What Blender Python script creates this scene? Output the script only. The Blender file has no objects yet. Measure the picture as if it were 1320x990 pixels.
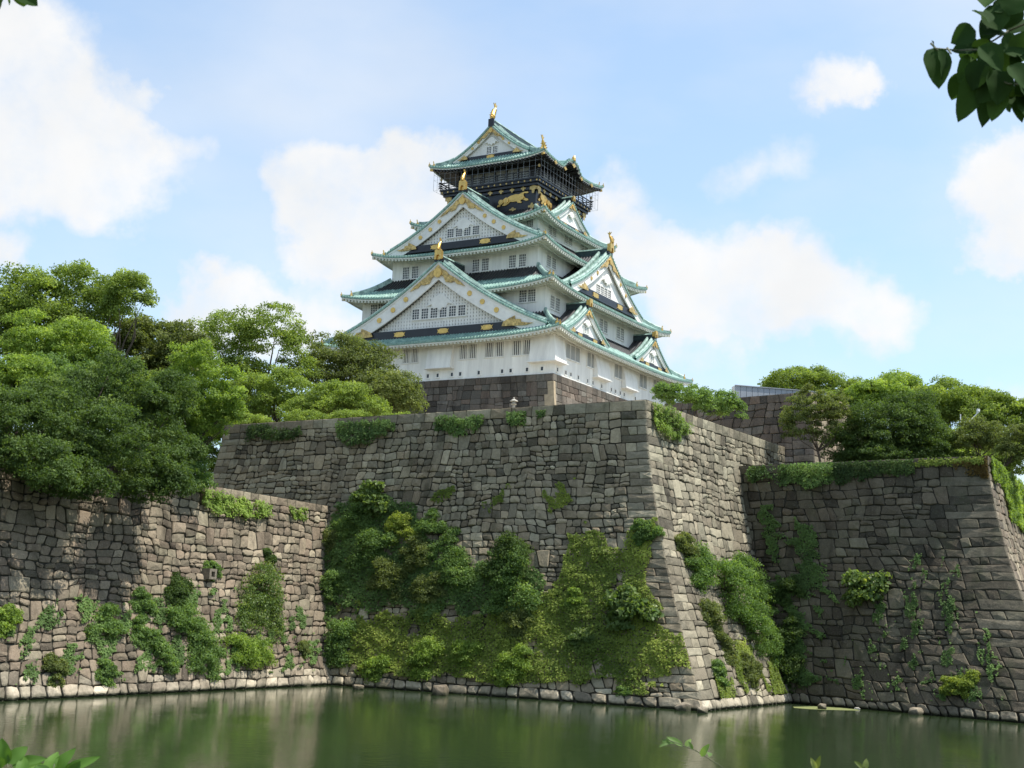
import bpy, math, random
import numpy as np
from mathutils import Vector, Matrix
R = math.radians
SC = bpy.context.scene
# ------------------------------------------------------------------ camera
F, PITCH, ROLL, EYE = 1779.44, R(9.794), R(2.2), 6.0      # focal length in px of a 1320 px wide frame
FWD = np.array([0, math.cos(PITCH), math.sin(PITCH)])
_up = np.array([0, -math.sin(PITCH), math.cos(PITCH)]); _rt = np.array([1., 0, 0])
RT = math.cos(ROLL)*_rt + math.sin(ROLL)*_up
UP = math.cos(ROLL)*_up - math.sin(ROLL)*_rt
CAM = np.array([0, 0, EYE])
cam = bpy.data.objects.new('camera', bpy.data.cameras.new('camera'))
SC.collection.objects.link(cam)
cam.matrix_world = Matrix(((RT[0], UP[0], -FWD[0], 0), (RT[1], UP[1], -FWD[1], 0), (RT[2], UP[2], -FWD[2], EYE), (0, 0, 0, 1)))
cam.data.sensor_width = 36; cam.data.lens = F/1320*36
cam.data.clip_start = 0.1; cam.data.clip_end = 9000
SC.camera = cam
cam.data.dof.use_dof = True; cam.data.dof.focus_distance = 130; cam.data.dof.aperture_fstop = 11
# ------------------------------------------------------------------ light
SUN_EL, SUN_AZ = 64.0, 98.0          # azimuth clockwise from +Y (the way the camera looks)
sd = np.array([math.sin(R(SUN_AZ))*math.cos(R(SUN_EL)), math.cos(R(SUN_AZ))*math.cos(R(SUN_EL)), math.sin(R(SUN_EL))])
sl = bpy.data.lights.new('sun', 'SUN'); sl.energy = 3.8; sl.angle = R(0.55); sl.color = (1, .95, .87)
so = bpy.data.objects.new('sun', sl); SC.collection.objects.link(so)
so.rotation_euler = Vector(-sd).to_track_quat('-Z', 'Y').to_euler()
SC.view_settings.view_transform = 'Standard'; SC.view_settings.look = 'None'
SC.view_settings.exposure = 0.78; SC.view_settings.gamma = 1
SKY_STR = 0.118
W = bpy.data.worlds.new('World'); SC.world = W; W.use_nodes = True
nt = W.node_tree; nt.nodes.clear()
def ray(x, y): return FWD + RT*(x-660)/F - UP*(y-495)/F
def build_sky():
    N = nt.nodes; Lk = nt.links.new
    def math_(op, a, b=None, c=None, clamp=False):
        n = N.new('ShaderNodeMath'); n.operation = op; n.use_clamp = clamp
        for i, v in enumerate((a, b, c)):
            if v is None: continue
            if isinstance(v, (int, float)): n.inputs[i].default_value = v
            else: Lk(v, n.inputs[i])
        return n.outputs[0]
    sky = N.new('ShaderNodeTexSky'); sky.sky_type = 'NISHITA'; sky.sun_disc = False
    sky.sun_elevation = R(SUN_EL); sky.sun_rotation = R(SUN_AZ)
    sky.air_density = 1.0; sky.dust_density = 1.2; sky.ozone_density = 1.5
    tc = N.new('ShaderNodeTexCoord')
    nz = N.new('ShaderNodeTexNoise'); nz.inputs['Scale'].default_value = 7; nz.inputs['Detail'].default_value = 7
    nz.inputs['Roughness'].default_value = .6
    Lk(tc.outputs['Generated'], nz.inputs['Vector'])
    nzc = N.new('ShaderNodeVectorMath'); nzc.operation = 'SUBTRACT'; Lk(nz.outputs['Color'], nzc.inputs[0]); nzc.inputs[1].default_value = (.5, .5, .5)
    nzs = N.new('ShaderNodeVectorMath'); nzs.operation = 'SCALE'; Lk(nzc.outputs[0], nzs.inputs[0]); nzs.inputs['Scale'].default_value = .13
    wp = N.new('ShaderNodeVectorMath'); wp.operation = 'ADD'; Lk(tc.outputs['Generated'], wp.inputs[0]); Lk(nzs.outputs[0], wp.inputs[1])
    # cumulus heaps: direction of each, angular radius in px of the frame, flattening, density
    blobs = [(40, 50, 95, 1), (20, 210, 120, 1.1), (130, 225, 105, 1.1), (70, 140, 90, .9), (205, 110, 38, .8), (-80, 120, 140, 1),
             (395, 250, 85, .95), (470, 245, 105, 1.15), (545, 220, 70, 1), (600, 300, 70, .9), (440, 290, 80, .8),
             (780, 245, 62, 1), (810, 330, 70, 1.0), (880, 360, 100, 1.15), (980, 380, 95, 1.05), (1080, 400, 90, .95), (1160, 400, 55, .7), (900, 450, 90, .8),
             (1062, 92, 42, 1.0), (1095, 118, 26, .8), (995, 220, 62, .75), (1270, 220, 62, .9), (1330, 250, 80, 1), (1305, 310, 45, .7),
             (300, 405, 75, 1.0), (390, 408, 90, 1.1), (240, 420, 60, .7), (-10, 335, 38, .9), (560, 150, 26, .35), (1300, 520, 60, .6),
             (1700, 300, 260, 1), (-600, 300, 300, 1), (300, -500, 260, .9), (1300, -700, 300, .9)]
    acc = None
    for (x, y, r, k) in blobs:
        d = ray(x, y); d = d/np.linalg.norm(d)
        sb = N.new('ShaderNodeVectorMath'); sb.operation = 'SUBTRACT'; Lk(wp.outputs[0], sb.inputs[0]); sb.inputs[1].default_value = tuple(d)
        sc = N.new('ShaderNodeVectorMath'); sc.operation = 'MULTIPLY'; Lk(sb.outputs[0], sc.inputs[0]); sc.inputs[1].default_value = (1, 1, 1.35)
        ln = N.new('ShaderNodeVectorMath'); ln.operation = 'LENGTH'; Lk(sc.outputs[0], ln.inputs[0])
        v = math_('MULTIPLY_ADD', ln.outputs['Value'], -k*F/r/1.15, k*1.25, clamp=False)
        v = math_('MAXIMUM', v, 0)
        acc = v if acc is None else math_('ADD', acc, v)
    n2 = N.new('ShaderNodeTexNoise'); n2.inputs['Scale'].default_value = 22; n2.inputs['Detail'].default_value = 8; n2.inputs['Roughness'].default_value = .58
    Lk(tc.outputs['Generated'], n2.inputs['Vector'])
    e = math_('MULTIPLY_ADD', n2.outputs['Fac'], 1.0, -.5)
    a2 = math_('MINIMUM', acc, 1.05)
    dens = math_('ADD', a2, math_('MULTIPLY', e, 1.5))
    mr = N.new('ShaderNodeMapRange'); mr.interpolation_type = 'SMOOTHERSTEP'
    Lk(dens, mr.inputs['Value']); mr.inputs['From Min'].default_value = -.05; mr.inputs['From Max'].default_value = 1.4
    # thin veil
    n3 = N.new('ShaderNodeTexNoise'); n3.inputs['Scale'].default_value = 3.2; n3.inputs['Detail'].default_value = 6
    mp = N.new('ShaderNodeMapping'); mp.inputs['Scale'].default_value = (1, 1, 2.4); Lk(tc.outputs['Generated'], mp.inputs['Vector']); Lk(mp.outputs[0], n3.inputs['Vector'])
    veil = N.new('ShaderNodeMapRange'); Lk(n3.outputs['Fac'], veil.inputs['Value']); veil.inputs['From Min'].default_value = .38; veil.inputs['From Max'].default_value = .7
    veil.inputs['To Min'].default_value = .05; veil.inputs['To Max'].default_value = .5
    cov = math_('MAXIMUM', mr.outputs[0], veil.outputs[0], clamp=True)
    # the heaps are thicker and greyer low down, bright at their heads
    n4 = N.new('ShaderNodeTexNoise'); n4.inputs['Scale'].default_value = 12; n4.inputs['Detail'].default_value = 5; Lk(tc.outputs['Generated'], n4.inputs['Vector'])
    cr = N.new('ShaderNodeValToRGB'); Lk(n4.outputs['Fac'], cr.inputs['Fac'])
    cr.color_ramp.elements[0].position = .3; cr.color_ramp.elements[0].color = (.89, .905, .92, 1)
    cr.color_ramp.elements[1].position = .65; cr.color_ramp.elements[1].color = (1, 1, 1, 1)
    cl = N.new('ShaderNodeVectorMath'); cl.operation = 'SCALE'; Lk(cr.outputs[0], cl.inputs[0]); cl.inputs['Scale'].default_value = CLOUD
    # pale summer air: lift the blue a little
    bl = N.new('ShaderNodeVectorMath'); bl.operation = 'MULTIPLY_ADD'; Lk(sky.outputs[0], bl.inputs[0]); bl.inputs[1].default_value = SKY_MUL; bl.inputs[2].default_value = SKY_ADD
    mx = N.new('ShaderNodeMix'); mx.data_type = 'RGBA'; Lk(cov, mx.inputs['Factor']); Lk(bl.outputs[0], mx.inputs['A']); Lk(cl.outputs[0], mx.inputs['B'])
    bg = N.new('ShaderNodeBackground'); bg.inputs['Strength'].default_value = SKY_STR; Lk(mx.outputs['Result'], bg.inputs['Color'])
    out = N.new('ShaderNodeOutputWorld'); Lk(bg.outputs[0], out.inputs['Surface'])
CLOUD, SKY_MUL, SKY_ADD = 4.9, (.84, .95, .97), (.92, 1.04, 1.08)
build_sky()

# ------------------------------------------------------------------ projection helpers (numbers measured off the photograph -> world metres)
def atz(x, y, z): d = ray(x, y); return CAM + d*(z-EYE)/d[2]
def aty(x, y, Y): d = ray(x, y); return CAM + d*(Y/d[1])
def proj(P):
    d = np.asarray(P)-CAM; k = d@FWD
    return np.stack([660+F*(d@RT)/k, 495-F*(d@UP)/k], -1)

# ------------------------------------------------------------------ scene helpers
def tag(o, label=None, cat=None, group=None, kind=None):
    if label: o['label'] = label
    if cat: o['category'] = cat
    if group: o['group'] = group
    if kind: o['kind'] = kind
    return o
def link(o, parent=None):
    SC.collection.objects.link(o)
    if parent is not None: o.parent = parent
    return o
def empty(name, loc=(0, 0, 0), rz=0, parent=None):
    o = bpy.data.objects.new(name, None); o.location = loc; o.rotation_euler = (0, 0, rz); o.empty_display_size = .5
    return link(o, parent)
def mesh_np(name, V, faces_flat, sizes, mats, parent=None, attrs=None, mi=None, smooth=False, origin=None):
    V = np.asarray(V, float)
    if origin is not None: V = V-np.asarray(origin)
    me = bpy.data.meshes.new(name); n = len(V); nf = len(sizes)
    me.vertices.add(n); me.vertices.foreach_set('co', V.astype(np.float32).ravel())
    me.loops.add(len(faces_flat)); me.loops.foreach_set('vertex_index', np.asarray(faces_flat, np.int32))
    me.polygons.add(nf); st = np.zeros(nf, np.int32); st[1:] = np.cumsum(sizes)[:-1]
    me.polygons.foreach_set('loop_start', st)
    if mi is not None: me.polygons.foreach_set('material_index', np.asarray(mi, np.int32))
    me.polygons.foreach_set('use_smooth', np.full(nf, smooth))
    me.update(calc_edges=True)
    for k, (dom, arr) in (attrs or {}).items():
        a = me.attributes.new(k, 'FLOAT', dom); a.data.foreach_set('value', np.asarray(arr, np.float32))
    for m in (mats if isinstance(mats, (list, tuple)) else [mats]): me.materials.append(m)
    o = bpy.data.objects.new(name, me)
    if origin is not None: o.location = origin
    return link(o, parent)
class MB:
    """collects boxes, prisms, strips and tubes into one mesh"""
    def __init__(s): s.v = []; s.f = []; s.m = []
    def add(s, vs, fs, m=0):
        b = len(s.v); s.v += [tuple(map(float, v)) for v in vs]; s.f += [tuple(b+i for i in f) for f in fs]; s.m += [m]*len(fs); return s
    def box(s, a, b, m=0):
        x0, y0, z0 = a; x1, y1, z1 = b
        return s.add([(x0, y0, z0), (x1, y0, z0), (x1, y1, z0), (x0, y1, z0), (x0, y0, z1), (x1, y0, z1), (x1, y1, z1), (x0, y1, z1)],
                     [(0, 3, 2, 1), (4, 5, 6, 7), (0, 1, 5, 4), (1, 2, 6, 5), (2, 3, 7, 6), (3, 0, 4, 7)], m)
    def bar(s, p, q, w, h, m=0, up=(0, 0, 1)):
        p = Vector(p); q = Vector(q); d = (q-p).normalized(); sd_ = d.cross(Vector(up))
        if sd_.length < 1e-4: sd_ = Vector((1, 0, 0))
        sd_.normalize(); u = sd_.cross(d)
        vs = [c+sd_*a*w/2+u*b*h/2 for c in (p, q) for a, b in ((-1, -1), (1, -1), (1, 1), (-1, 1))]
        return s.add(vs, [(0, 1, 2, 3), (7, 6, 5, 4), (0, 4, 5, 1), (1, 5, 6, 2), (2, 6, 7, 3), (3, 7, 4, 0)], m)
    def sweep(s, path, prof, m=0, up=(0, 0, 1), closed=True, caps=True):
        """prof: list of (side, up) offsets swept along path"""
        P = [Vector(p) for p in path]; n = len(prof); vs = []
        for i, p in enumerate(P):
            d = (P[min(i+1, len(P)-1)]-P[max(i-1, 0)]).normalized(); a = d.cross(Vector(up))
            if a.length < 1e-5: a = Vector((1, 0, 0))
            a.normalize(); u = a.cross(d)
            for (x, y) in prof: vs.append(p+a*x+u*y)
        fs = []
        for i in range(len(P)-1):
            for j in range(n if closed else n-1):
                k = (j+1) % n; fs.append((i*n+j, i*n+k, (i+1)*n+k, (i+1)*n+j))
        if caps and closed: fs += [tuple(range(n))[::-1], tuple((len(P)-1)*n+j for j in range(n))]
        return s.add(vs, fs, m)
    def tube(s, path, rad, n=6, m=0):
        P = [Vector(p) for p in path]; vs = []; fs = []
        if not hasattr(rad, '__len__'): rad = [rad]*len(P)
        for i, p in enumerate(P):
            d = (P[min(i+1, len(P)-1)]-P[max(i-1, 0)]).normalized(); a = d.cross(Vector((0.13, .05, 1)))
            if a.length < 1e-3: a = d.cross(Vector((1, 0, 0)))
            a.normalize(); u = a.cross(d)
            for j in range(n):
                t = 2*math.pi*j/n; vs.append(p+(a*math.cos(t)+u*math.sin(t))*rad[i])
        for i in range(len(P)-1):
            for j in range(n):
                k = (j+1) % n; fs.append((i*n+j, i*n+k, (i+1)*n+k, (i+1)*n+j))
        fs += [tuple(range(n))[::-1], tuple((len(P)-1)*n+j for j in range(n))]
        return s.add(vs, fs, m)
    def grid(s, P, m=0):
        """P: rows x cols of points"""
        r, c = len(P), len(P[0]); vs = [p for row in P for p in row]
        return s.add(vs, [(i*c+j, i*c+j+1, (i+1)*c+j+1, (i+1)*c+j) for i in range(r-1) for j in range(c-1)], m)
    def plate(s, pts, o, ex, ey, ez, th, m=0):
        """extrude a 2-D outline (in ex,ey from o) by th along ez"""
        o, ex, ey, ez = map(Vector, (o, ex, ey, ez)); n = len(pts)
        a = [o+ex*x+ey*y for x, y in pts]; b = [p+ez*th for p in a]
        return s.add(a+b, [tuple(range(n))[::-1], tuple(range(n, 2*n))]+[(i, (i+1) % n, n+(i+1) % n, n+i) for i in range(n)], m)
    def build(s, name, mats, parent=None, smooth=False, dz=0, attrs=None, origin=None):
        flat = [i for f in s.f for i in f]; sizes = [len(f) for f in s.f]
        V = np.array(s.v); V[:, 2] += dz
        return mesh_np(name, V, flat, sizes, mats, parent, attrs, s.m if len(set(s.m)) > 1 else None, smooth, origin)

# ------------------------------------------------------------------ materials
def mat(name, col, rough=.7, metal=0, var=0, vscale=1.5, bump=0, bscale=8, spec=.5, streak=0, col2=None, attr=None, trans=0):
    m = bpy.data.materials.new(name); m.use_nodes = True; t = m.node_tree; N = t.nodes; L = t.links.new
    b = N['Principled BSDF']; b.inputs['Roughness'].default_value = rough; b.inputs['Metallic'].default_value = metal
    b.inputs['Specular IOR Level'].default_value = spec; b.inputs['Base Color'].default_value = (*col, 1)
    tc = N.new('ShaderNodeTexCoord')
    if var or col2:
        n = N.new('ShaderNodeTexNoise'); n.inputs['Scale'].default_value = vscale; n.inputs['Detail'].default_value = 6; n.inputs['Roughness'].default_value = .65
        mp = N.new('ShaderNodeMapping'); L(tc.outputs['Object'], mp.inputs['Vector']); L(mp.outputs[0], n.inputs['Vector'])
        if streak: mp.inputs['Scale'].default_value = (1, 1, streak)
        r = N.new('ShaderNodeMapRange'); L(n.outputs['Fac'], r.inputs['Value']); r.inputs['From Min'].default_value = .3; r.inputs['From Max'].default_value = .7
        mx = N.new('ShaderNodeMix'); mx.data_type = 'RGBA'
        L(r.outputs[0], mx.inputs['Factor'])
        mx.inputs['A'].default_value = (*(c*(1-var) for c in col), 1)
        mx.inputs['B'].default_value = (*(col2 or tuple(min(1, c*(1+var)) for c in col)), 1)
        L(mx.outputs['Result'], b.inputs['Base Color'])
    if bump:
        n = N.new('ShaderNodeTexNoise'); n.inputs['Scale'].default_value = bscale; n.inputs['Detail'].default_value = 6; L(tc.outputs['Object'], n.inputs['Vector'])
        bp = N.new('ShaderNodeBump'); bp.inputs['Strength'].default_value = bump; bp.inputs['Distance'].default_value = .05
        L(n.outputs['Fac'], bp.inputs['Height']); L(bp.outputs[0], b.inputs['Normal'])
    return m
M = {}
M['plaster'] = mat('white_plaster', (.84, .83, .785), .8, var=.14, vscale=.9, streak=.12, bump=.1)
M['trim'] = mat('white_trim', (.82, .81, .765), .7, var=.12, vscale=.8)
M['rafter'] = mat('rafter_paint', (.62, .63, .55), .8, var=.12, vscale=.7)
M['shutter'] = mat('grey_shutter', (.36, .37, .36), .7, var=.08)
M['glass'] = mat('dark_glass', (.035, .04, .045), .25, var=.2)
M['black'] = mat('black_lacquer', (.012, .013, .018), .38, var=.4, vscale=1.2)
M['blackwood'] = mat('black_wood', (.022, .021, .022), .6, var=.4, vscale=2)
M['gold'] = mat('gold_leaf', (.66, .43, .13), .36, metal=.7, var=.25, vscale=2.5, bump=.6, bscale=6)
M['filigree'] = mat('gilt_filigree', (.30, .20, .07), .45, metal=.4, var=.35, vscale=2.6, bump=.8, bscale=5, col2=(.85, .60, .22))
M['golddull'] = mat('aged_gold', (.5, .36, .14), .5, metal=.5, var=.4, vscale=3, bump=.5, bscale=5)
M['wire'] = mat('grey_net_wire', (.26, .28, .30), .6)
M['steel'] = mat('grey_steel_sheet', (.33, .35, .38), .55, metal=.2, var=.06, vscale=.3)
M['whitepaint'] = mat('white_paint', (.78, .78, .76), .5, var=.05)
M['bark'] = mat('bark', (.085, .062, .045), .9, var=.4, vscale=3, bump=.6, bscale=6, streak=.3)
M['lantern'] = mat('lantern_stone', (.38, .36, .31), .9, var=.25, vscale=4, bump=.4)
M['spout'] = mat('weathered_spout_stone', (.20, .17, .13), .9, var=.35, vscale=5, bump=.5)
M['twig'] = mat('green_twig', (.09, .10, .045), .7, var=.3, vscale=20)
def roof_mat():
    m = bpy.data.materials.new('patina_copper'); m.use_nodes = True; t = m.node_tree; N = t.nodes; L = t.links.new; b = N['Principled BSDF']
    b.inputs['Roughness'].default_value = .42; b.inputs['Specular IOR Level'].default_value = .6
    tc = N.new('ShaderNodeTexCoord'); n = N.new('ShaderNodeTexNoise'); n.inputs['Scale'].default_value = 1.1; n.inputs['Detail'].default_value = 7; n.inputs['Roughness'].default_value = .7
    L(tc.outputs['Object'], n.inputs['Vector'])
    cr = N.new('ShaderNodeValToRGB'); L(n.outputs['Fac'], cr.inputs['Fac'])
    e = cr.color_ramp.elements; e[0].position = .3; e[0].color = (.085, .17, .15, 1); e[1].position = .74; e[1].color = (.48, .61, .53, 1)
    k = e.new(.52); k.color = (.20, .35, .30, 1)
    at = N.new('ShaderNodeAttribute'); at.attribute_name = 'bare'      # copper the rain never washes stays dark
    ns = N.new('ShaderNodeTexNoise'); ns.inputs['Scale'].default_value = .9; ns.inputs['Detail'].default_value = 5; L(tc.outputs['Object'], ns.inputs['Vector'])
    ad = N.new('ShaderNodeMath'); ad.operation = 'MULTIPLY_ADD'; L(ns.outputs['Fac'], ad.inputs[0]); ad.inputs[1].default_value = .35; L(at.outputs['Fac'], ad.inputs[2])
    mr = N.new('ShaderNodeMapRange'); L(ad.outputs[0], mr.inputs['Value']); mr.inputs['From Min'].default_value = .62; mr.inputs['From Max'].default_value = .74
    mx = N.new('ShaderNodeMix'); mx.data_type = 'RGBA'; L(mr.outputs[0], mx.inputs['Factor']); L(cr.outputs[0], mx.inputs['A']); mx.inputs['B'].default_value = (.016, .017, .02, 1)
    L(mx.outputs['Result'], b.inputs['Base Color'])
    return m
M['roof'] = roof_mat()
M['ridge'] = mat('patina_ridge', (.11, .23, .20), .45, var=.5, vscale=1.3, col2=(.44, .60, .52), spec=.6)
M['tileend'] = mat('pale_patina_tile_end', (.24, .38, .32), .45, var=.35, vscale=3)
M['ridgedark'] = mat('dark_ridge_tile', (.025, .045, .05), .5, var=.4, vscale=2)
def stone_mat(name, grey, brown, pale, dark, moss=.0):
    m = bpy.data.materials.new(name); m.use_nodes = True; t = m.node_tree; N = t.nodes; L = t.links.new; b = N['Principled BSDF']
    b.inputs['Roughness'].default_value = .88; b.inputs['Specular IOR Level'].default_value = .25
    def A(k): a = N.new('ShaderNodeAttribute'); a.attribute_name = k; return a.outputs['Fac']
    def mixc(f, a, c, typ='MIX'):
        mx = N.new('ShaderNodeMix'); mx.data_type = 'RGBA'; mx.blend_type = typ
        for s_, v in (('Factor', f), ('A', a), ('B', c)):
            if isinstance(v, tuple): mx.inputs[s_].default_value = (*v, 1)
            elif isinstance(v, float): mx.inputs[s_].default_value = v
            else: L(v, mx.inputs[s_])
        return mx.outputs['Result']
    def noise(sc, det=5, rough=.6, scl=(1, 1, 1)):
        tc = N.new('ShaderNodeTexCoord'); mp = N.new('ShaderNodeMapping'); mp.inputs['Scale'].default_value = scl
        L(tc.outputs['Object'], mp.inputs['Vector']); n = N.new('ShaderNodeTexNoise'); n.inputs['Scale'].default_value = sc; n.inputs['Detail'].default_value = det
        n.inputs['Roughness'].default_value = rough; L(mp.outputs[0], n.inputs['Vector']); return n.outputs['Fac']
    def rng(v, a, c, d=0., e=1.):
        r = N.new('ShaderNodeMapRange'); L(v, r.inputs['Value'])
        for k, q in zip(('From Min', 'From Max', 'To Min', 'To Max'), (a, c, d, e)): r.inputs[k].default_value = q
        return r.outputs[0]
    c = mixc(A('hue'), grey, brown)
    c = mixc(A('pale'), c, pale)
    c = mixc(rng(noise(.16, 3), .42, .62, 0., .45), c, brown)
    tv = rng(A('tone'), 0., 1., .36, 1.62)
    cm = N.new('ShaderNodeVectorMath'); cm.operation = 'SCALE'; L(c, cm.inputs[0]); L(tv, cm.inputs['Scale']); c = cm.outputs[0]
    c = mixc(rng(noise(3.2, 8, .75), .35, .7, 0., .42), c, dark, 'MIX')
    c = mixc(rng(noise(9, 6, .7), .55, .7, 0., .35), c, pale, 'MIX')
    c = mixc(rng(noise(.5, 6, .65, (1, 1, .22)), .50, .68, 0., .55), c, dark, 'MULTIPLY')
    if moss: c = mixc(rng(noise(.35, 6, .7), .52, .68, 0., moss), c, (.05, .065, .025))
    ge = N.new('ShaderNodeNewGeometry'); sx = N.new('ShaderNodeSeparateXYZ'); L(ge.outputs['Position'], sx.inputs[0])
    wz = N.new('ShaderNodeMath'); wz.operation = 'MULTIPLY_ADD'; L(noise(1.3, 4), wz.inputs[0]); wz.inputs[1].default_value = -.5; L(sx.outputs['Z'], wz.inputs[2])   # wet, algae stained band at the water
    c = mixc(rng(wz.outputs[0], -.12, .12, .85, 0.), c, (.035, .038, .02))
    c = mixc(A('gap'), c, (.045, .042, .03))
    L(c, b.inputs['Base Color'])
    bp = N.new('ShaderNodeBump'); bp.inputs['Strength'].default_value = .8; bp.inputs['Distance'].default_value = .12
    L(noise(2.6, 8, .7), bp.inputs['Height']); L(bp.outputs[0], b.inputs['Normal'])
    return m
M['stoneA'] = stone_mat('granite_blocks', (.335, .30, .21), (.285, .225, .145), (.48, .43, .33), (.07, .066, .055), .3)
M['stoneL'] = stone_mat('brown_granite_blocks', (.265, .23, .16), (.20, .152, .107), (.56, .49, .37), (.065, .056, .047), .25)
M['stoneB'] = stone_mat('tan_granite_blocks', (.30, .275, .195), (.235, .20, .14), (.52, .46, .35), (.075, .068, .056), .2)
M['stoneC'] = stone_mat('shade_darkened_mossy_blocks', (.12, .11, .075), (.11, .088, .06), (.36, .32, .24), (.045, .043, .035), .4)  # stained mossy stone, with the wall's tree shade also darkened into its colour
M['stoneK'] = stone_mat('dark_granite_blocks', (.14, .132, .112), (.145, .11, .085), (.42, .36, .24), (.04, .038, .036), 0.)
def leaf_mat(name, c1, c2, c3=None, rough=.6, tr=.42, spec=.2):
    m = bpy.data.materials.new(name); m.use_nodes = True; t = m.node_tree; N = t.nodes; L = t.links.new; b = N['Principled BSDF']
    b.inputs['Roughness'].default_value = rough; b.inputs['Specular IOR Level'].default_value = spec
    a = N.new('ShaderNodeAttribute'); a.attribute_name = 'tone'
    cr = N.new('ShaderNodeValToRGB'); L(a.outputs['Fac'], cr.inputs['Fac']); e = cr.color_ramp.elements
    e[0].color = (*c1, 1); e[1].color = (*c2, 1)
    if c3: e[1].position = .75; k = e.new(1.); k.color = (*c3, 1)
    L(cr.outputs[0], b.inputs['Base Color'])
    ts = N.new('ShaderNodeBsdfTranslucent'); sc = N.new('ShaderNodeVectorMath'); sc.operation = 'MULTIPLY'; L(cr.outputs[0], sc.inputs[0]); sc.inputs[1].default_value = (1.6, 1.6, .6)
    L(sc.outputs[0], ts.inputs['Color'])
    ms = N.new('ShaderNodeMixShader'); ms.inputs[0].default_value = tr; L(b.outputs[0], ms.inputs[1]); L(ts.outputs[0], ms.inputs[2]); L(ms.outputs[0], N['Material Output'].inputs['Surface'])
    return m
M['lf_camphor'] = leaf_mat('camphor_leaves', (0.093, 0.138, 0.035), (0.232, 0.315, 0.071), (0.375, 0.446, 0.120))
M['lf_bright'] = leaf_mat('bright_leaves', (0.104, 0.169, 0.037), (0.250, 0.352, 0.073), (0.375, 0.471, 0.109))
M['lf_dark'] = leaf_mat('dark_leaves', (0.041, 0.073, 0.023), (0.095, 0.152, 0.042), (0.164, 0.230, 0.066))
M['lf_olive'] = leaf_mat('olive_leaves', (0.085, 0.109, 0.038), (0.170, 0.211, 0.069), (0.265, 0.288, 0.108))
M['lf_ivy'] = leaf_mat('creeper_leaves', (0.116, 0.172, 0.033), (0.289, 0.351, 0.072), (0.508, 0.545, 0.128))
M['lf_shrub'] = leaf_mat('shrub_leaves', (0.075, 0.129, 0.041), (0.175, 0.275, 0.084), (0.288, 0.396, 0.130))
M['lf_pale'] = leaf_mat('pale_broad_leaves', (0.077, 0.132, 0.040), (0.166, 0.231, 0.075), (0.281, 0.330, 0.123), rough=.4)
M['lf_fresh'] = leaf_mat('feathery_green_leaves', (0.077, 0.143, 0.037), (0.154, 0.248, 0.068), (0.242, 0.341, 0.106))
M['lf_rust'] = leaf_mat('rust_moss', (.11, .07, .02), (.16, .12, .03), (.22, .17, .04))
M['lf_near'] = leaf_mat('near_leaves', (0.018, 0.042, 0.014), (0.036, 0.075, 0.021), (0.065, 0.130, 0.033), tr=.3, rough=.75, spec=.06)
M['lf_nearbright'] = leaf_mat('near_bright_leaves', (0.072, 0.145, 0.030), (0.112, 0.221, 0.040), (0.160, 0.281, 0.060), tr=.4)

# ------------------------------------------------------------------ stone walls
rng = np.random.default_rng(7)
class Wall:
    """battered wall face: x runs along it from end 0 to end 1, y up the slope"""
    def __init__(s, base0, base1, rim0, rim1, z0=0, p=1.55, zb=0., offs=None):
        s.b0, s.b1, s.r0, s.r1 = (np.array(a[:2], float) for a in (base0, base1, rim0, rim1))
        s.z0, s.p, s.zb = z0, p, zb
        s.L = (np.linalg.norm(s.b1-s.b0)+np.linalg.norm(s.r1-s.r0))/2
        s.H = math.hypot(z0-zb, np.linalg.norm(s.r0-s.b0)*.8)
    def map(s, x, y, d=0):
        x = np.asarray(x, float); y = np.asarray(y, float)
        u = (x/s.L)[..., None]; h = (y/s.H)[..., None]
        g = np.sign(1-h)*np.abs(1-h)**s.p
        rim = s.r0+(s.r1-s.r0)*u; base = s.b0+(s.b1-s.b0)*u
        xy = rim+(base-rim)*g
        z = s.zb+h*(s.z0-s.zb)
        P = np.concatenate([xy, z], -1)
        tx = s.r1-s.r0; tx = tx/np.linalg.norm(tx)
        dg = -s.p*np.abs(1-h)**(s.p-1)
        ty = np.concatenate([(base-rim)*dg, np.full_like(h, s.z0-s.zb)], -1)
        t3 = np.broadcast_to(np.array([tx[0], tx[1], 0]), ty.shape)
        n = np.cross(t3, ty); n /= np.linalg.norm(n, axis=-1, keepdims=True)
        outw = base-rim
        sg = np.sign((n[..., :2]*outw).sum(-1, keepdims=True)); n = n*sg
        s.n = n
        return P+n*np.asarray(d)[..., None]
    def inv(s, px, py):
        if not hasattr(s, '_g'):
            s._x, s._y = np.meshgrid(np.linspace(0, s.L, 260), np.linspace(0, s.H, 120)); s._g = proj(s.map(s._x, s._y))
        k = np.argmin((s._g[..., 0]-px)**2+(s._g[..., 1]-py)**2); return s._x.ravel()[k], s._y.ravel()[k]
def wavy(seed):
    r = np.random.default_rng(seed); fs = [(2*math.pi/l, a, r.uniform(0, 6.28)) for l, a in ((11, .22), (5.1, .26), (2.3, .34))]
    return lambda x: sum(a*np.sin(f*x+ph) for f, a, ph in fs)
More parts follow.
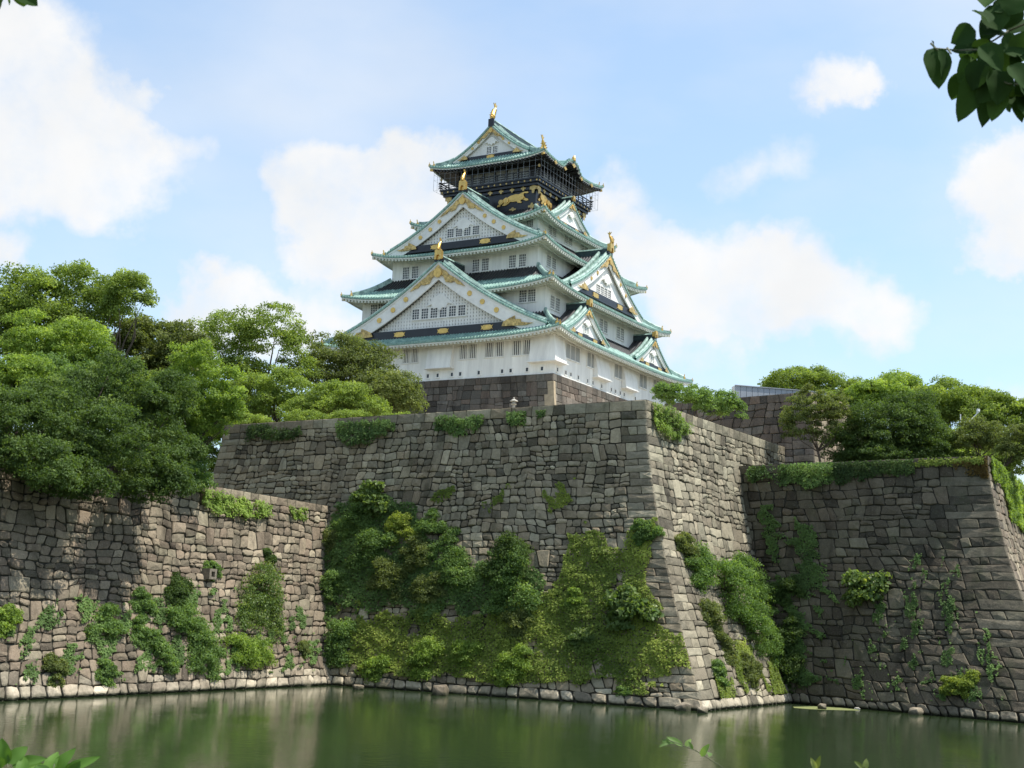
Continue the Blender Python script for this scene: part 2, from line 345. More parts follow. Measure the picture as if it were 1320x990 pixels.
def masonry(name, W_, mt, parent, seed=1, rowh=.72, corner0=False, corner1=False, coping=1.0, rough=1.0, pale_h=1.0, cop_w=1.6, brown_low=True, origin=None, base_row=True, cornerw=1.0, amp=.16, bpale=.85):
    r = np.random.default_rng(seed); L, H = W_.L, W_.H
    cells = []       # outline(8,2), round, depth, dome, tone, hue, pale
    def hue(y): return float(np.clip(r.normal(.35+.35*(1-y/H)*brown_low, .38), 0, 1))
    def cell(c4, cr, dep, pale=0., tone=None, jm=.045, gap=None):
        c = np.array(c4, float)     # bl, br, tr, tl
        o = np.empty((8, 2)); o[0::2] = c; o[1::2] = (c+np.roll(c, -1, 0))/2+r.uniform(-jm, jm, (4, 2))
        for k in (1, 5): pass
        for k, (i, j) in enumerate(((0, 1), (1, 2), (2, 3), (3, 0))):
            if abs(c[i, 0]-c[j, 0]) < 1e-6: o[2*k+1, 0] = c[i, 0]
        t = float(np.clip(r.normal(.5, .2), 0, 1)) if tone is None else tone
        y = c[:, 1].mean()
        if pale > .5: pale *= r.uniform(.35, .95)
        cells.append((o, cr, dep, r.uniform(.0, .07)*rough, t, hue(y), pale, gap if gap else r.uniform(.004, .022)))
    # bands
    ys = [0.0]
    if base_row: ys.append(.85)
    top = H-coping
    hs = []
    while sum(hs) < top-ys[-1]-.4: hs.append(2*rowh*r.uniform(.82, 1.2))
    sc = (top-ys[-1])/sum(hs)
    for h in hs: ys.append(ys[-1]+h*sc)
    lines = []
    for k, y in enumerate(ys):
        w = wavy(seed*100+k); A = 0 if k == 0 else amp*rowh/.7
        if k == len(ys)-1: A *= .15
        def f(x, w=w, y=y, A=A):
            e = 1.0
            if corner0: e = min(1, x/4.)
            if corner1: e = min(e, (L-x)/4.)
            return y+A*w(x)*max(0, e)
        lines.append(f)
    lines.append(lambda x: H)
    def lerp(a, b, t): return a+(b-a)*t
    def put(k, v0, v1, xl0, xl1, xr0, xr1, **kw):
        """v are fractions of band k (tuples: value at left,right); x at bottom/top of each side"""
        def P(x, v): return (x, lerp(lines[k](x), lines[k+1](x), v))
        cell([P(xl0, v0[0]), P(xr0, v0[1]), P(xr1, v1[1]), P(xl1, v1[0])], **kw)
    def row(k, v0, v1, xa0, xa1, xb0, xb1, wmean, **kw):
        w = (xb0+xb1-xa0-xa1)/2; n = max(1, int(round(w/(wmean*r.uniform(.85, 1.2)))))
        cuts = np.cumsum(r.uniform(.6, 1.4, n)); cuts = cuts/cuts[-1]
        l0, l1, p = xa0, xa1, 0
        for i, c in enumerate(cuts):
            if i == n-1: r0_, r1_ = xb0, xb1
            else:
                sl_ = r.uniform(-.14, .14)*rowh; r0_ = lerp(xa0, xb0, c)+sl_; r1_ = lerp(xa1, xb1, c)-sl_
            va = (lerp(v0[0], v0[1], p), lerp(v0[0], v0[1], c)); vb = (lerp(v1[0], v1[1], p), lerp(v1[0], v1[1], c))
            kk = dict(kw)
            if 'cr' not in kk: kk['cr'] = r.uniform(.02, .13)*rough
            if 'dep' not in kk: kk['dep'] = r.uniform(.0, .13)*rough
            put(k, va, vb, l0, l1, r0_, r1_, **kk); l0, l1, p = r0_, r1_, c
    nb = len(lines)-1
    for k in range(nb):
        x = 0.; x1 = 0.
        if k == 0 and base_row:
            row(0, (0, 0), (1, 1), 0, 0, L, L, 1.15, pale=bpale, dep=.16, cr=.10, jm=.07, gap=.03); continue
        if k == nb-1:
            n = int(L/cop_w); row(k, (0, 0), (1, 1), 0, 0, L, L, cop_w, dep=.06, cr=.01, jm=.008, gap=.012); continue
        y = ys[k]; pale0 = .0
        Lend = L
        if corner0:
            lw = r.uniform(2.1, 2.9)*cornerw; sw = r.uniform(1.0, 1.3)*cornerw; v = r.uniform(.46, .54)
            put(k, (0, 0), (v, v), 0, 0, lw, lw, cr=.02, dep=.05, jm=.01, pale=r.uniform(0, .25))
            put(k, (v, v), (1, 1), 0, 0, sw, sw, cr=.02, dep=.05, jm=.01, pale=r.uniform(0, .25))
            row(k, (v, v), (1, 1), sw, sw, lw, lw, 1.2, cr=.04, jm=.02)
            x = x1 = lw
        if corner1:
            lw = r.uniform(2.1, 2.9)*cornerw; sw = r.uniform(1.0, 1.3)*cornerw; v = .5
            put(k, (0, 0), (v, v), L-lw, L-lw, L, L, cr=.02, dep=.05, jm=.01)
            put(k, (v, v), (1, 1), L-sw, L-sw, L, L, cr=.02, dep=.05, jm=.01)
            row(k, (v, v), (1, 1), L-lw, L-lw, L-sw, L-sw, 1.2, cr=.04, jm=.02); Lend = L-lw
        while True:
            typ = r.choice(4, p=(.56, .15, .15, .14)); s_ = rowh/.72
            w = (r.uniform(1.4, 3.6), r.uniform(.9, 1.5), r.uniform(1.0, 2.4), r.uniform(1.3, 2.6))[typ]*s_
            if (x+x1)/2+w > Lend-.7: nx = nx1 = Lend; last = True
            else:
                sl_ = r.uniform(-.2, .2)*s_; nx = (x+x1)/2+w+sl_; nx1 = (x+x1)/2+w-sl_; last = False
            if typ == 1 and not last: vs = [0, 1]
            elif typ == 2: vs = [0, r.uniform(.28, .38), r.uniform(.6, .72), 1]
            elif typ == 3: q = r.choice([.32, .68])+r.uniform(-.05, .05); vs = [0, q, 1]
            else: vs = [0, r.uniform(.42, .58), 1]
            tl = [0 if v in (0, 1) else r.uniform(-.07, .07) for v in vs]
            for i in range(len(vs)-1):
                a, b = vs[i], vs[i+1]; hh = (b-a)*2
                row(k, (a-tl[i], a+tl[i]), (b-tl[i+1], b+tl[i+1]), lerp(x, x1, a), lerp(x, x1, b), lerp(nx, nx1, a), lerp(nx, nx1, b), (.95 if hh < .9 else 1.05)*s_)
            x, x1 = nx, nx1
            if last: break
    O = np.array([c[0] for c in cells]); n = len(O)
    cr, dep, dome, tone, hu, pale, gap = (np.array([c[i] for c in cells]) for i in range(1, 8))
    isedge = (O[..., 0] < 1e-6)*(1 if corner0 else 0)+(np.abs(O[..., 0]-L) < 1e-6)*(1 if corner1 else 0)
    isedge = isedge.astype(bool)
    # gentle warp of the whole field
    X, Y = O[..., 0].copy(), O[..., 1].copy()
    fx = np.clip(np.minimum(X if corner0 else 9, (L-X) if corner1 else 9)/3, 0, 1)*np.clip(np.minimum(Y, H-Y-coping)/1.5, 0, 1)
    O[..., 0] = X+fx*.05*rough*(np.sin(Y*.5+X*.35+seed)+.3*np.sin(Y*2.3-X*1.3)); O[..., 1] = Y+fx*.07*rough*(np.sin(X*.4+Y*.3+seed*2)+.4*np.sin(X*2.2+Y*1.1))
    C = O.mean(1, keepdims=True)
    def toward(P, dist):
        v = C-P; l = np.linalg.norm(v, axis=-1, keepdims=True)+1e-9; return P+v*np.minimum(dist/l, .9)
    r0 = toward(O, gap[:, None, None])
    corn = np.zeros(8); corn[0::2] = 1
    r0 = toward(r0, cr[:, None, None]*corn[None, :, None])
    r1 = toward(r0, np.full((n, 1, 1), .02)); r2 = toward(r0, np.full((n, 1, 1), .10))
    def keep(P): P = P.copy(); P[..., 0] = np.where(isedge, O[..., 0], P[..., 0]); return P
    r0, r1 = keep(r0), keep(r1); r2e = r2
    dj = r.uniform(-.03, .03, (n, 8))*rough
    d0 = np.where(isedge, 0, -.09); d1 = np.where(isedge, 0, dep[:, None]*.55+dj*.4); d2 = dep[:, None]+dj
    dc = dep+dome
    P0 = W_.map(r0[..., 0], r0[..., 1], d0); P1 = W_.map(r1[..., 0], r1[..., 1], d1); P2 = W_.map(r2e[..., 0], r2e[..., 1], d2); PC = W_.map(C[..., 0], C[..., 1], dc[:, None])
    V = np.concatenate([P0, P1, P2, PC], 1)      # n,25,3
    b = (np.arange(n)*25)[:, None]
    fq = []
    for i in range(8):
        j = (i+1) % 8
        fq.append(np.concatenate([b+i, b+j, b+8+j, b+8+i], 1)); fq.append(np.concatenate([b+8+i, b+8+j, b+16+j, b+16+i], 1))
    fq = np.concatenate(fq); ft = np.concatenate([np.concatenate([b+16+i, b+16+(i+1) % 8, b+24], 1) for i in range(8)])
    # backing
    gx, gy = np.meshgrid(np.linspace(0, L, 40), np.linspace(-1.2, H, 24)); B = W_.map(gx, np.maximum(gy, 0), -.09); B[..., 2] = np.where(gy < 0, W_.zb-1.2, B[..., 2])
    nb0 = n*25; rr, cc = gx.shape; bq = np.array([[nb0+i*cc+j, nb0+i*cc+j+1, nb0+(i+1)*cc+j+1, nb0+(i+1)*cc+j] for i in range(rr-1) for j in range(cc-1)])
    Vall = np.concatenate([V.reshape(-1, 3), B.reshape(-1, 3)])
    flat = np.concatenate([fq.ravel(), bq.ravel(), ft.ravel()]); sizes = [4]*(len(fq)+len(bq))+[3]*len(ft)
    def pv(a, back): return np.concatenate([np.repeat(a, 25), np.full(rr*cc, back)])
    if pale_h:
        zz = C[:, 0, 1]; pale = np.maximum(pale, np.clip((pale_h+.7-zz)/1.0, 0, .7)*r.uniform(.3, 1, n)*(pale_h > 0))
    odd = r.random(n); tone = np.where(odd < .07, tone+.35, tone); tone = np.where(odd > .92, tone-.35, tone)
    gapv = np.zeros((n, 25)); gapv[:, :8] = 1; gapv[:, :8][isedge] = 0
    attrs = {'tone': ('POINT', pv(np.clip(tone, 0, 1), .2)), 'hue': ('POINT', pv(hu, .5)), 'pale': ('POINT', pv(pale, 0)),
             'gap': ('POINT', np.concatenate([gapv.ravel(), np.ones(rr*cc)]))}
    return mesh_np(name, Vall, flat, sizes, mt, parent, attrs, origin=origin)

K0 = atz(908, 917, 0)[:2]; KL = atz(425, 883, 0)[:2]; KM = atz(1021, 906, 0)[:2]
ZB1, ZB3, ZB4 = 25.2, 21.7, 16.35
R0 = atz(833, 515, ZB1)[:2]; R1 = atz(289, 548, ZB1)[:2]; R2 = atz(1011, 576, ZB1)[:2]
def unit(v): return v/np.linalg.norm(v)
d1 = unit(KL-K0); d2 = unit(KM-K0)
W1 = Wall(K0, K0+d1*np.linalg.norm(R1-R0)*1.0+d1*13, R0, R1, ZB1)
W2 = Wall(K0, K0+d2*(np.linalg.norm(R2-R0)+4), R0, R2, ZB1)
nl = np.array([-math.cos(R(33)), -math.sin(R(33))])
W1b = Wall(W1.b1, W1.b1+d2*30, W1.r1, W1.r1+d2*30, ZB1)
K3 = atz(1392, 939, 0)[:2]; M3 = atz(1021, 906, 0)[:2]; R3 = atz(1273, 587, ZB3)[:2]; R3b = atz(968, 600, ZB3)[:2]
e3 = unit(R3b-R3); f3 = unit(M3-K3)
W3 = Wall(K3, M3+f3*3, R3, R3b+e3*3, ZB3)
d5 = unit(atz(1320, 627, ZB3)[:2]-R3)
W5 = Wall(K3, K3+d5*60, R3, R3+d5*55, ZB3)
Q4 = atz(0, 904, 0)[:2]; g4 = unit(Q4-KL); S0 = atz(422, 652, ZB4)[:2]; S1 = atz(0, 579, ZB4)[:2]; h4 = unit(S1-S0)
W4 = Wall(KL-g4*1.0, Q4+g4*10, S0-h4*1.0, S1+h4*10, ZB4, p=1.4)
Z6 = aty(1045, 505, 160)[2]; c6 = aty(1045, 505, 160)[:2]; l6 = atz(946, 513, Z6)[:2]; u6 = unit(l6-c6)
v6 = np.array([-u6[1], u6[0]]); v6 = v6 if v6[1] > 0 else -v6
W6 = Wall(c6-v6*1.8-u6*1.8, l6+u6*12-v6*1.8, c6, l6+u6*10, Z6, p=1.3, zb=21.5)
W7 = Wall(c6-v6*1.8-u6*1.8, c6+v6*14-u6*1.8, c6, c6+v6*14, Z6, p=1.3, zb=21.5)

def wall_thing(name, label, org):
    return tag(empty(name, (org[0], org[1], 0)), label, 'stone wall')
def cap(name, pts, z, parent_, mt, zt=None):
    mb = MB(); n = len(pts); mb.add([(p[0], p[1], z) for p in pts], [tuple(range(n))]); return mb
def sub(o, parent):    # keep world position under a parent that only translates
    o.parent = parent; o.location = Vector(o.location)-parent.location; return o
bast = wall_thing('stone_bastion', 'tall grey bastion wall of fitted stone whose corner juts into the moat below the castle', K0)
sub(masonry('wall_face', W1, M['stoneA'], None, 11, .70, corner0=True, corner1=True, cop_w=2.0, bpale=.7, pale_h=.7), bast)
sub(masonry('wall_face', W2, M['stoneB'], None, 12, .82, corner0=True, cop_w=1.5), bast)
sub(masonry('wall_face', W1b, M['stoneA'], None, 13, .74, corner0=True), bast)
rw = wall_thing('stone_retaining_wall', 'shaded stone wall at the right with a sharp corner and ivy along its rim', K3)
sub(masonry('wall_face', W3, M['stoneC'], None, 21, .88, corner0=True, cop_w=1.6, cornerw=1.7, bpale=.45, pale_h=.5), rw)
sub(masonry('wall_face', W5, M['stoneL'], None, 22, .86, corner0=True), rw)
lw_ = wall_thing('stone_retaining_wall', 'lower brownish stone wall at the left under overhanging trees', Q4)
sub(masonry('wall_face', W4, M['stoneL'], None, 31, .78, amp=.15, coping=.8, cop_w=1.5, pale_h=1.1, rough=1.15), lw_)
iw = wall_thing('stone_platform', 'small upper stone platform under the grey steel hoarding', c6)
sub(masonry('wall_face', W6, M['stoneK'], None, 41, 1.0, corner0=True, base_row=False, pale_h=0), iw)
sub(masonry('wall_face', W7, M['stoneL'], None, 42, 1.0, corner0=True, base_row=False, pale_h=0), iw)
# flat paving strip behind each rim (top of the coping stones)
def coping_top(W_, parent, mt, w=1.3):
    x = np.linspace(0, W_.L, 30); A = W_.map(x, np.full(30, W_.H), .03); dirn = W_.r1-W_.r0; n = W_.n[0, :2]; n = n/np.linalg.norm(n)
    B = A.copy(); B[:, :2] -= n*w; A[:, 2] += .0
    mb = MB(); mb.grid([list(map(tuple, A)), list(map(tuple, B))]); o = mb.build('coping_top', mt); return sub(o, parent)
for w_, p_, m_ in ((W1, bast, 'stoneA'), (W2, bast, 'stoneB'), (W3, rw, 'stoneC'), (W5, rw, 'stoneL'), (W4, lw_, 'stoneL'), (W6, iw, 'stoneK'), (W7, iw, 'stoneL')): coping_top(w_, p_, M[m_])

# ------------------------------------------------------------------ ground and water
M['soil'] = mat('soil_and_grass', (.07, .085, .035), .95, var=.4, vscale=.4, bump=.5, bscale=1.5, col2=(.13, .11, .07))
def flat(name, pts, z, mt, kind='structure', z1=None):
    mb = MB(); mb.add([(p[0], p[1], z) for p in pts], [tuple(range(len(pts)))]); return tag(mb.build(name, mt), kind=kind)
def off(W_, s, w=1.25):     # point behind the rim
    P = W_.map(np.array([s*W_.L]), np.array([W_.H]))[0][:2]; n = W_.n[0, :2]; return P-n/np.linalg.norm(n)*w
g = MB()
def gp(pts, z): g.add([(p[0], p[1], z) for p in pts], [tuple(range(len(pts)))])
farL, farR = (-3000, 3000), (3000, 3000)
g0 = g; g = MB(); gp([R0+unit(R0-K0)*.2, R2, (30.5, 158), c6+u6*3+v6*3, (34, 400), (34, 3000), (-400, 3000), R1+d2*60, R1], ZB1-.12)
M['gravel'] = mat('pale_gravel', (.42, .37, .29), .95, var=.15, vscale=.6, bump=.3, bscale=4)
tag(g.build('castle_forecourt', M['gravel']), kind='structure'); g = g0
gp([R3, R3b+e3*3, R3b+e3*3+unit(R2-R0)*60, (900, 3000), (3000, 3000), (3000, 200), R3+d5*55], ZB3-.12)
gp([S0-h4*4, S1+h4*10, S1+h4*10+np.array([-3000, 0]), (-3000, 3000), (-300, 3000), R1+d2*50, R1-d1*2, S0-h4*4+np.array([-2, 6])], ZB4-.12)
gp([(-3000, 3000), (-3000, 6000), (3000, 6000), (3000, 3000)], ZB4-.3)
# near bank: the camera stands on the far side of the moat
g.add([(-300, -600, 4.2), (300, -600, 4.2), (300, 1.5, 4.2), (-300, 1.5, 4.2), (300, 4, -1.5), (-300, 4, -1.5)], [(0, 1, 2, 3), (3, 2, 4, 5)])
g.add([(-3000, -3000, -2.2), (3000, -3000, -2.2), (3000, 3500, -2.2), (-3000, 3500, -2.2)], [(0, 1, 2, 3)])
tag(g.build('ground', M['soil']), kind='structure')
def water_mat():
    m = bpy.data.materials.new('murky_green_water'); m.use_nodes = True; t = m.node_tree; N = t.nodes; L = t.links.new; b = N['Principled BSDF']
    b.inputs['Base Color'].default_value = (.024, .040, .015, 1); b.inputs['Roughness'].default_value = .075; b.inputs['IOR'].default_value = 1.33; b.inputs['Specular IOR Level'].default_value = .5
    tc = N.new('ShaderNodeTexCoord')
    def ns(sc, scl, det=3):
        mp = N.new('ShaderNodeMapping'); mp.inputs['Scale'].default_value = scl; L(tc.outputs['Object'], mp.inputs['Vector'])
        n = N.new('ShaderNodeTexNoise'); n.inputs['Scale'].default_value = sc; n.inputs['Detail'].default_value = det; L(mp.outputs[0], n.inputs['Vector']); return n.outputs['Fac']
    a = ns(2.4, (1, .8, 1), 5); c = ns(.25, (1, .6, 1), 2)
    # the far strip under the walls lies calm, breezier nearer the camera
    mk = N.new('ShaderNodeMapRange'); L(c, mk.inputs['Value']); mk.inputs['From Min'].default_value = .35; mk.inputs['From Max'].default_value = .65; mk.inputs['To Min'].default_value = .35
    mm = N.new('ShaderNodeMath'); mm.operation = 'MULTIPLY'; L(a, mm.inputs[0]); L(mk.outputs[0], mm.inputs[1])
    bp = N.new('ShaderNodeBump'); bp.inputs['Strength'].default_value = .17; bp.inputs['Distance'].default_value = .10; L(mm.outputs[0], bp.inputs['Height']); L(bp.outputs[0], b.inputs['Normal'])
    return m
wm = MB(); wm.add([(-400, -50, 0), (400, -50, 0), (400, 260, 0), (-400, 260, 0)], [(0, 1, 2, 3)])
tag(wm.build('water', water_mat()), kind='structure')

# ------------------------------------------------------------------ the castle keep
ZK = 26.0
KE = empty('castle_keep', (-.37, 215.0, ZK), R(-30.1))
tag(KE, 'white five storey castle keep with green copper roofs, gold trim and a black top floor', 'castle')
EAVE = {1: (21.28, 23.52), 2: (18.44, 20.74), 3: (15.32, 17.76), 4: (12.08, 12.41), 5: (10.48, 10.17), 6: (0, 0)}
WALL = {1: (19.0, 21.05, 40.0, 46.1), 2: (16.0, 18.3, 49.0, 53.9), 3: (12.9, 15.3, 56.7, 60.95), 4: (9.8, 10.1, 63.4, 66.9)}
ROOF = {1: (45.35, 49.6, 1.0, 16.0, 18.3), 2: (53.15, 57.25, 1.1, 12.9, 15.3), 3: (60.15, 64.1, 1.15, 9.8, 10.1), 4: (66.1, 68.75, 1.3, 8.0, 8.0), 5: (76.45, 78.15, .8, 6.8, 8.3)}
def side(k, a, o, z):      # A faces the viewer's left, B the right; C and D are their backs
    return {'A': (a, -o, z), 'B': (o, a, z), 'C': (-a, o, z), 'D': (-o, -a, z)}[k]
def KB(mb, name, m, parent=KE, **kw): return mb.build(name, m, parent, dz=-ZK, **kw)
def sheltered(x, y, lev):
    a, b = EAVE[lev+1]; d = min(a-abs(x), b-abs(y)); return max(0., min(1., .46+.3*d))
RIB = [(.0, 0.), (.16, .0), (.2, .15), (.31, .2), (.42, .15)]    # round tile row, period .5
def ribs(a0, a1, per=.5):
    n = max(1, int(round((a1-a0)/per))); st = (a1-a0)/n; out = []
    for i in range(n):
        for f, h in RIB: out.append((a0+(i+f/.5)*st, h-.04))
    out.append((a1, 0)); return out
def curve(t): return 1.32*t-.32*t*t
story_wall = {}
def bumpf(k, a, t): return 1.75*math.exp(-((a+.6)/2.5)**4)*t**1.6 if k == 'B' else 0
def skirt(lev):
    ze, zt, lift, ai, bi = ROOF[lev]; ao, bo = EAVE[lev]; bump = bumpf if lev == 5 else (lambda k, a, t: 0)
    rf = MB(); bare = []; fa = MB(); so_ = MB(); rt = MB(); te = MB()
    if lev < 5: wa, wb = WALL[lev][:2]
    else: wa, wb = 6.9, 6.9
    for k in 'ABCD':
        A, O = (ao, bo) if k in 'AC' else (bo, ao); Ai, Oi = (ai, bi) if k in 'AC' else (bi, ai); Aw, Ow = (wa, wb) if k in 'AC' else (wb, wa)
        def zr(a, t, A=A): return zt+(ze-zt)*curve(t)+lift*abs(a/A)**4*t*t+bump(k, a, t)
        cols = ribs(-A, A) if k in 'AB' else ribs(-A, A, 1.2)
        nt_ = 9; rows = [[] for _ in range(nt_)]
        for (a, h) in cols:
            tm = max(0., (abs(a)-Ai)/(A-Ai))
            for i in range(nt_):
                t = tm+(1-tm)*i/(nt_-1); p = side(k, a, Oi+(O-Oi)*t, zr(a, t)+h); rows[i].append(p)
        rf.grid(rows); bare += [sheltered(p[0], p[1], lev) for r_ in rows for p in r_]
        aa = np.linspace(-A, A, 61)
        edge = [zr(a, 1.) for a in aa]
        # tile ends and fascia under the eave edge
        rows = [[side(k, a, O+.02, z+.06) for a, z in zip(aa, edge)], [side(k, a, O+.03, z-.16) for a, z in zip(aa, edge)], [side(k, a, O-.12, z-.17) for a, z in zip(aa, edge)]]
        rf.grid(rows); bare += [0.]*(3*61)
        if k in 'AB':
            for i in range(int(round(2*A/.5))):
                a = -A+(i+.62)*2*A/int(round(2*A/.5)); z = zr(a, 1.)+.05; te.bar(side(k, a, O-.25, z), side(k, a, O+.09, z), .27, .27)
        rows = [[side(k, a*(1-.12/A), O-.10, z-.15) for a, z in zip(aa, edge)], [side(k, a*(1-.12/A), O-.10, z-.36) for a, z in zip(aa, edge)], [side(k, a*(1-.3/A), O-.34, z-.38) for a, z in zip(aa, edge)]]
        fa.grid(rows)
        # soffit boards and rafters
        rows = []
        rise = .75 if lev < 5 else .5
        for t in (0, .35, .7, 1):
            row_ = []
            for a in aa:
                tm = max(0., (abs(a)-Aw)/(A-Aw)); tt = tm+(1-tm)*t
                row_.append(side(k, a*(1-.02*tt), Ow+(O-.3-Ow)*tt, zr(a, 1.)*tt**.7+(1-tt**.7)*ze-.30+(1-tt)*rise))
            rows.append(row_)
        so_.grid(rows)
        if k in 'AB':
            n = int(2*A/.62)
            for i in range(n+1):
                a = -A+.3+(2*A-.6)*i/n; tm = max(0., (abs(a)-Aw)/(A-Aw))
                if tm > .9: continue
                def P(t): return Vector(side(k, a, Ow+(O-.07-Ow)*t, zr(a, 1.)*t**.7+(1-t**.7)*ze-.50+(1-t)*rise))
                rt.bar(P(1.), P(.55 if tm < .55 else tm), .3, .34); 
                if tm < .5: rt.bar(P(.55), P(max(tm, .0)), .2, .26)
            for j, (oo, dz_) in enumerate(((.42, -.70), (1.35, -.42))):      # purlins under the rafters
                pts = [side(k, a, O-oo, zr(a, 1.)+dz_) for a in np.linspace(-A+oo+.1, A-oo-.1, 31)]
                if j == 1: rt.sweep(pts, [(-.1, -.12), (.1, -.12), (.1, .12), (-.1, .12)])
    r = KB(rf, 'roof', M['roof'], attrs={'bare': ('POINT', bare)})
    dark = lev == 5
    KB(fa, 'fascia', M['trim'], r); KB(te, 'eave_tiles', M['tileend'], r); KB(so_, 'soffit', M['blackwood' if dark else 'rafter'], r); KB(rt, 'rafter', M['blackwood' if dark else 'rafter'], r)
    # hip ridges with gilt ends
    gd = None
    for sx, sy in ((1, -1), (-1, -1), (1, 1), (-1, 1)):
        hr = MB(); pts = []
        for t in np.linspace(0, .985, 14):
            z = zt+(ze-zt)*curve(t)+lift*t**2*((ai+(ao-ai)*t)/ao)**4+.16; pts.append((sx*(ai+(ao-ai)*t), sy*(bi+(bo-bi)*t), z))
        hr.sweep(pts[:11], [(-.24, -.2), (.24, -.2), (.24, .38), (.12, .52), (-.12, .52), (-.24, .38)])
        hr.sweep(pts[9:], [(-.17, -.2), (.17, -.2), (.17, .12), (-.17, .12)])
        h = KB(hr, 'hip_ridge', M['ridge'], r)
        p = Vector(pts[10]); q = Vector(pts[-1]); d = (q-p).normalized()
        for c, s_ in ((p+d*.25, .8), (q, .5)):
            gb = MB(); gb.bar(c-d*.12, c+d*.18, .52*s_, .75*s_); gb.bar(c+Vector((0, 0, .3*s_)), c+d*.15*s_+Vector((0, 0, .95*s_)), .16*s_, .18*s_); KB(gb, 'gilt_ridge_end', M['gold'], r)
        gb = MB(); gb.bar(q-Vector((0, 0, .75))-d*.6, q-Vector((0, 0, .75))-d*.1, .3, .3, 0); KB(gb, 'gilt_rafter_tip', M['gold'], r)
    return r
def window(k, a0, a1, z0, z1, out, parent, bars=3, rows_=4, style='lattice', name='window'):
    mb = MB()
    def bx(a, b, c, d, o0, o1, m):
        P = [side(k, a, o0, c), side(k, b, o1, d)]; lo = [min(P[0][i], P[1][i]) for i in range(3)]; hi = [max(P[0][i], P[1][i]) for i in range(3)]; mb.box(lo, hi, m)
    f = .1
    bx(a0, a1, z0, z1, out+.004, out+.03, 1)
    bx(a0-f, a0, z0-f, z1+f, out+.002, out+.10, 0); bx(a1, a1+f, z0-f, z1+f, out+.002, out+.10, 0)
    bx(a0, a1, z1, z1+f, out+.002, out+.12, 0); bx(a0-.15, a1+.15, z0-.16, z0, out+.002, out+.16, 0)
    w = a1-a0; h = z1-z0
    if style == 'lattice':
        for i in range(1, bars+1): c = a0+w*i/(bars+1); bx(c-.035, c+.035, z0, z1, out+.032, out+.07, 0)
        for i in range(1, rows_+1): c = z0+h*i/(rows_+1); bx(a0, a1, c-.03, c+.03, out+.034, out+.065, 0)
        mats = [M['trim'], M['glass']]
    elif style == 'bars':
        for i in range(bars): c = a0+w*(i+.5)/bars; bx(c-.055, c+.055, z0, z1, out+.032, out+.14, 0)
        mats = [M['trim'], M['glass']]
    else: mats = [M['trim'], M['shutter']]
    return KB(mb, name, mats, parent)
# storey walls
for lev, (a, b, z0, z1) in WALL.items():
    mb = MB()
    mb.box((-a, -b, z0), (a, b, z1))
    if lev == 1: mb.box((-a-.12, -b-.12, z0), (a+.12, b+.12, z0+.22))
    story_wall[lev] = KB(mb, 'storey_wall', M['plaster'])
S = story_wall
# sheltered paint stays plain; openings of each storey (measured off the photograph)
for a0, a1 in ((3.76, 6.59), (8.1, 11.05), (12.56, 15.56), (-6.06, -3.38), (-11, -8.1)):
    m_ = (a0+a1)/2
    for p, q in ((a0, m_-.22), (m_+.22, a1)): window('A', p, q, 42.95, 45.0, 21.05, S[1], bars=4, style='bars')
for a0, a1, n in ((-17.5, -13.0, 3), (-10.8, -8.1, 2), (-1.6, 2.7, 3), (7.4, 10.2, 2), (12.6, 17.7, 4)):
    w = (a1-a0)/n
    for i in range(n): window('B', a0+i*w+.07, a0+(i+1)*w-.07, 42.95, 45.0, 19.0, S[1], style='shutter')
for x in (-9, -6.5, -1.5, .18, 2.62, 4.03, 7.13, 10.98, 12.36, 14.99, 17.37): window('A', x-.2, x+.2, 40.5, 41.05, 21.05, S[1], style='none_', bars=0, name='loophole').data.materials[1] = M['glass']
for y in (-19.74, -17.24, -15.7, -13.36, -10.4, -8.69, -5.81, -2.53, -1.05, .58, 1.96, 6, 9, 12): window('B', y-.2, y+.2, 40.5, 41.05, 19.0, S[1], style='none_', bars=0, name='loophole').data.materials[1] = M['glass']
for a0, a1 in ((11.75, 12.9), (13.2, 14.35)):
    for s_ in (1, -1): window('A', *sorted((s_*a0, s_*a1)), 51.25, 53.0, 18.3, S[2])
for a0 in (-16.9, -15.3, -1.1, .5, 5.0, 6.5, 13.6, 15.2): window('B', a0, a0+1.15, 50.45, 52.3, 16.0, S[2])
for a0, a1 in ((8.05, 9.15), (9.75, 10.85), (1.75, 2.85), (3.4, 4.5)):
    for s_ in (1, -1): window('A', *sorted((s_*a0, s_*a1)), 57.45, 59.3, 15.3, S[3])
for a0 in (-12.75, -11.1, 10, 11.6): window('B', a0, a0+1.15, 58.0, 59.65, 12.9, S[3])
for a0 in (-8.9, -4.4, 3.3, 7.8): window('A', a0, a0+1.1, 65.05, 66.35, 10.1, S[4])
for a0 in (-6.95, -5.5, -1.6, -.15, 3.9, 5.3): window('B', a0, a0+1.05, 64.75, 66.2, 9.8, S[4])
# stone-drop boxes swelling out of the first storey
def dropbox(k, a0, a1, W0, flare=.15):
    mb = MB(); zt, zb = 45.7, 41.75
    prof = [(.02, zt), (.22, zt), (.4, 44.6), (.68, 43.0), (.85, zb), (.02, zb)]
    vs = [side(k, a, W0+o, z) for a in (a0, a1) for o, z in prof]; n = len(prof)
    mb.add(vs, [tuple(range(n)), tuple(range(2*n-1, n-1, -1))]+[(i, n+i, n+(i+1) % n, (i+1) % n) for i in range(n)])
    vs = [side(k, a, W0+o, z) for a in (a0-.18, a1+.18) for o, z in ((.01, zb-.16), (.01, zb-.003), (.98, zb-.003), (.98, zb-.1))]
    mb.add(vs, [(0, 1, 2, 3), (7, 6, 5, 4), (0, 4, 5, 1), (1, 5, 6, 2), (2, 6, 7, 3), (3, 7, 4, 0)])
    KB(mb, 'stone_drop_box', M['plaster'], S[1])
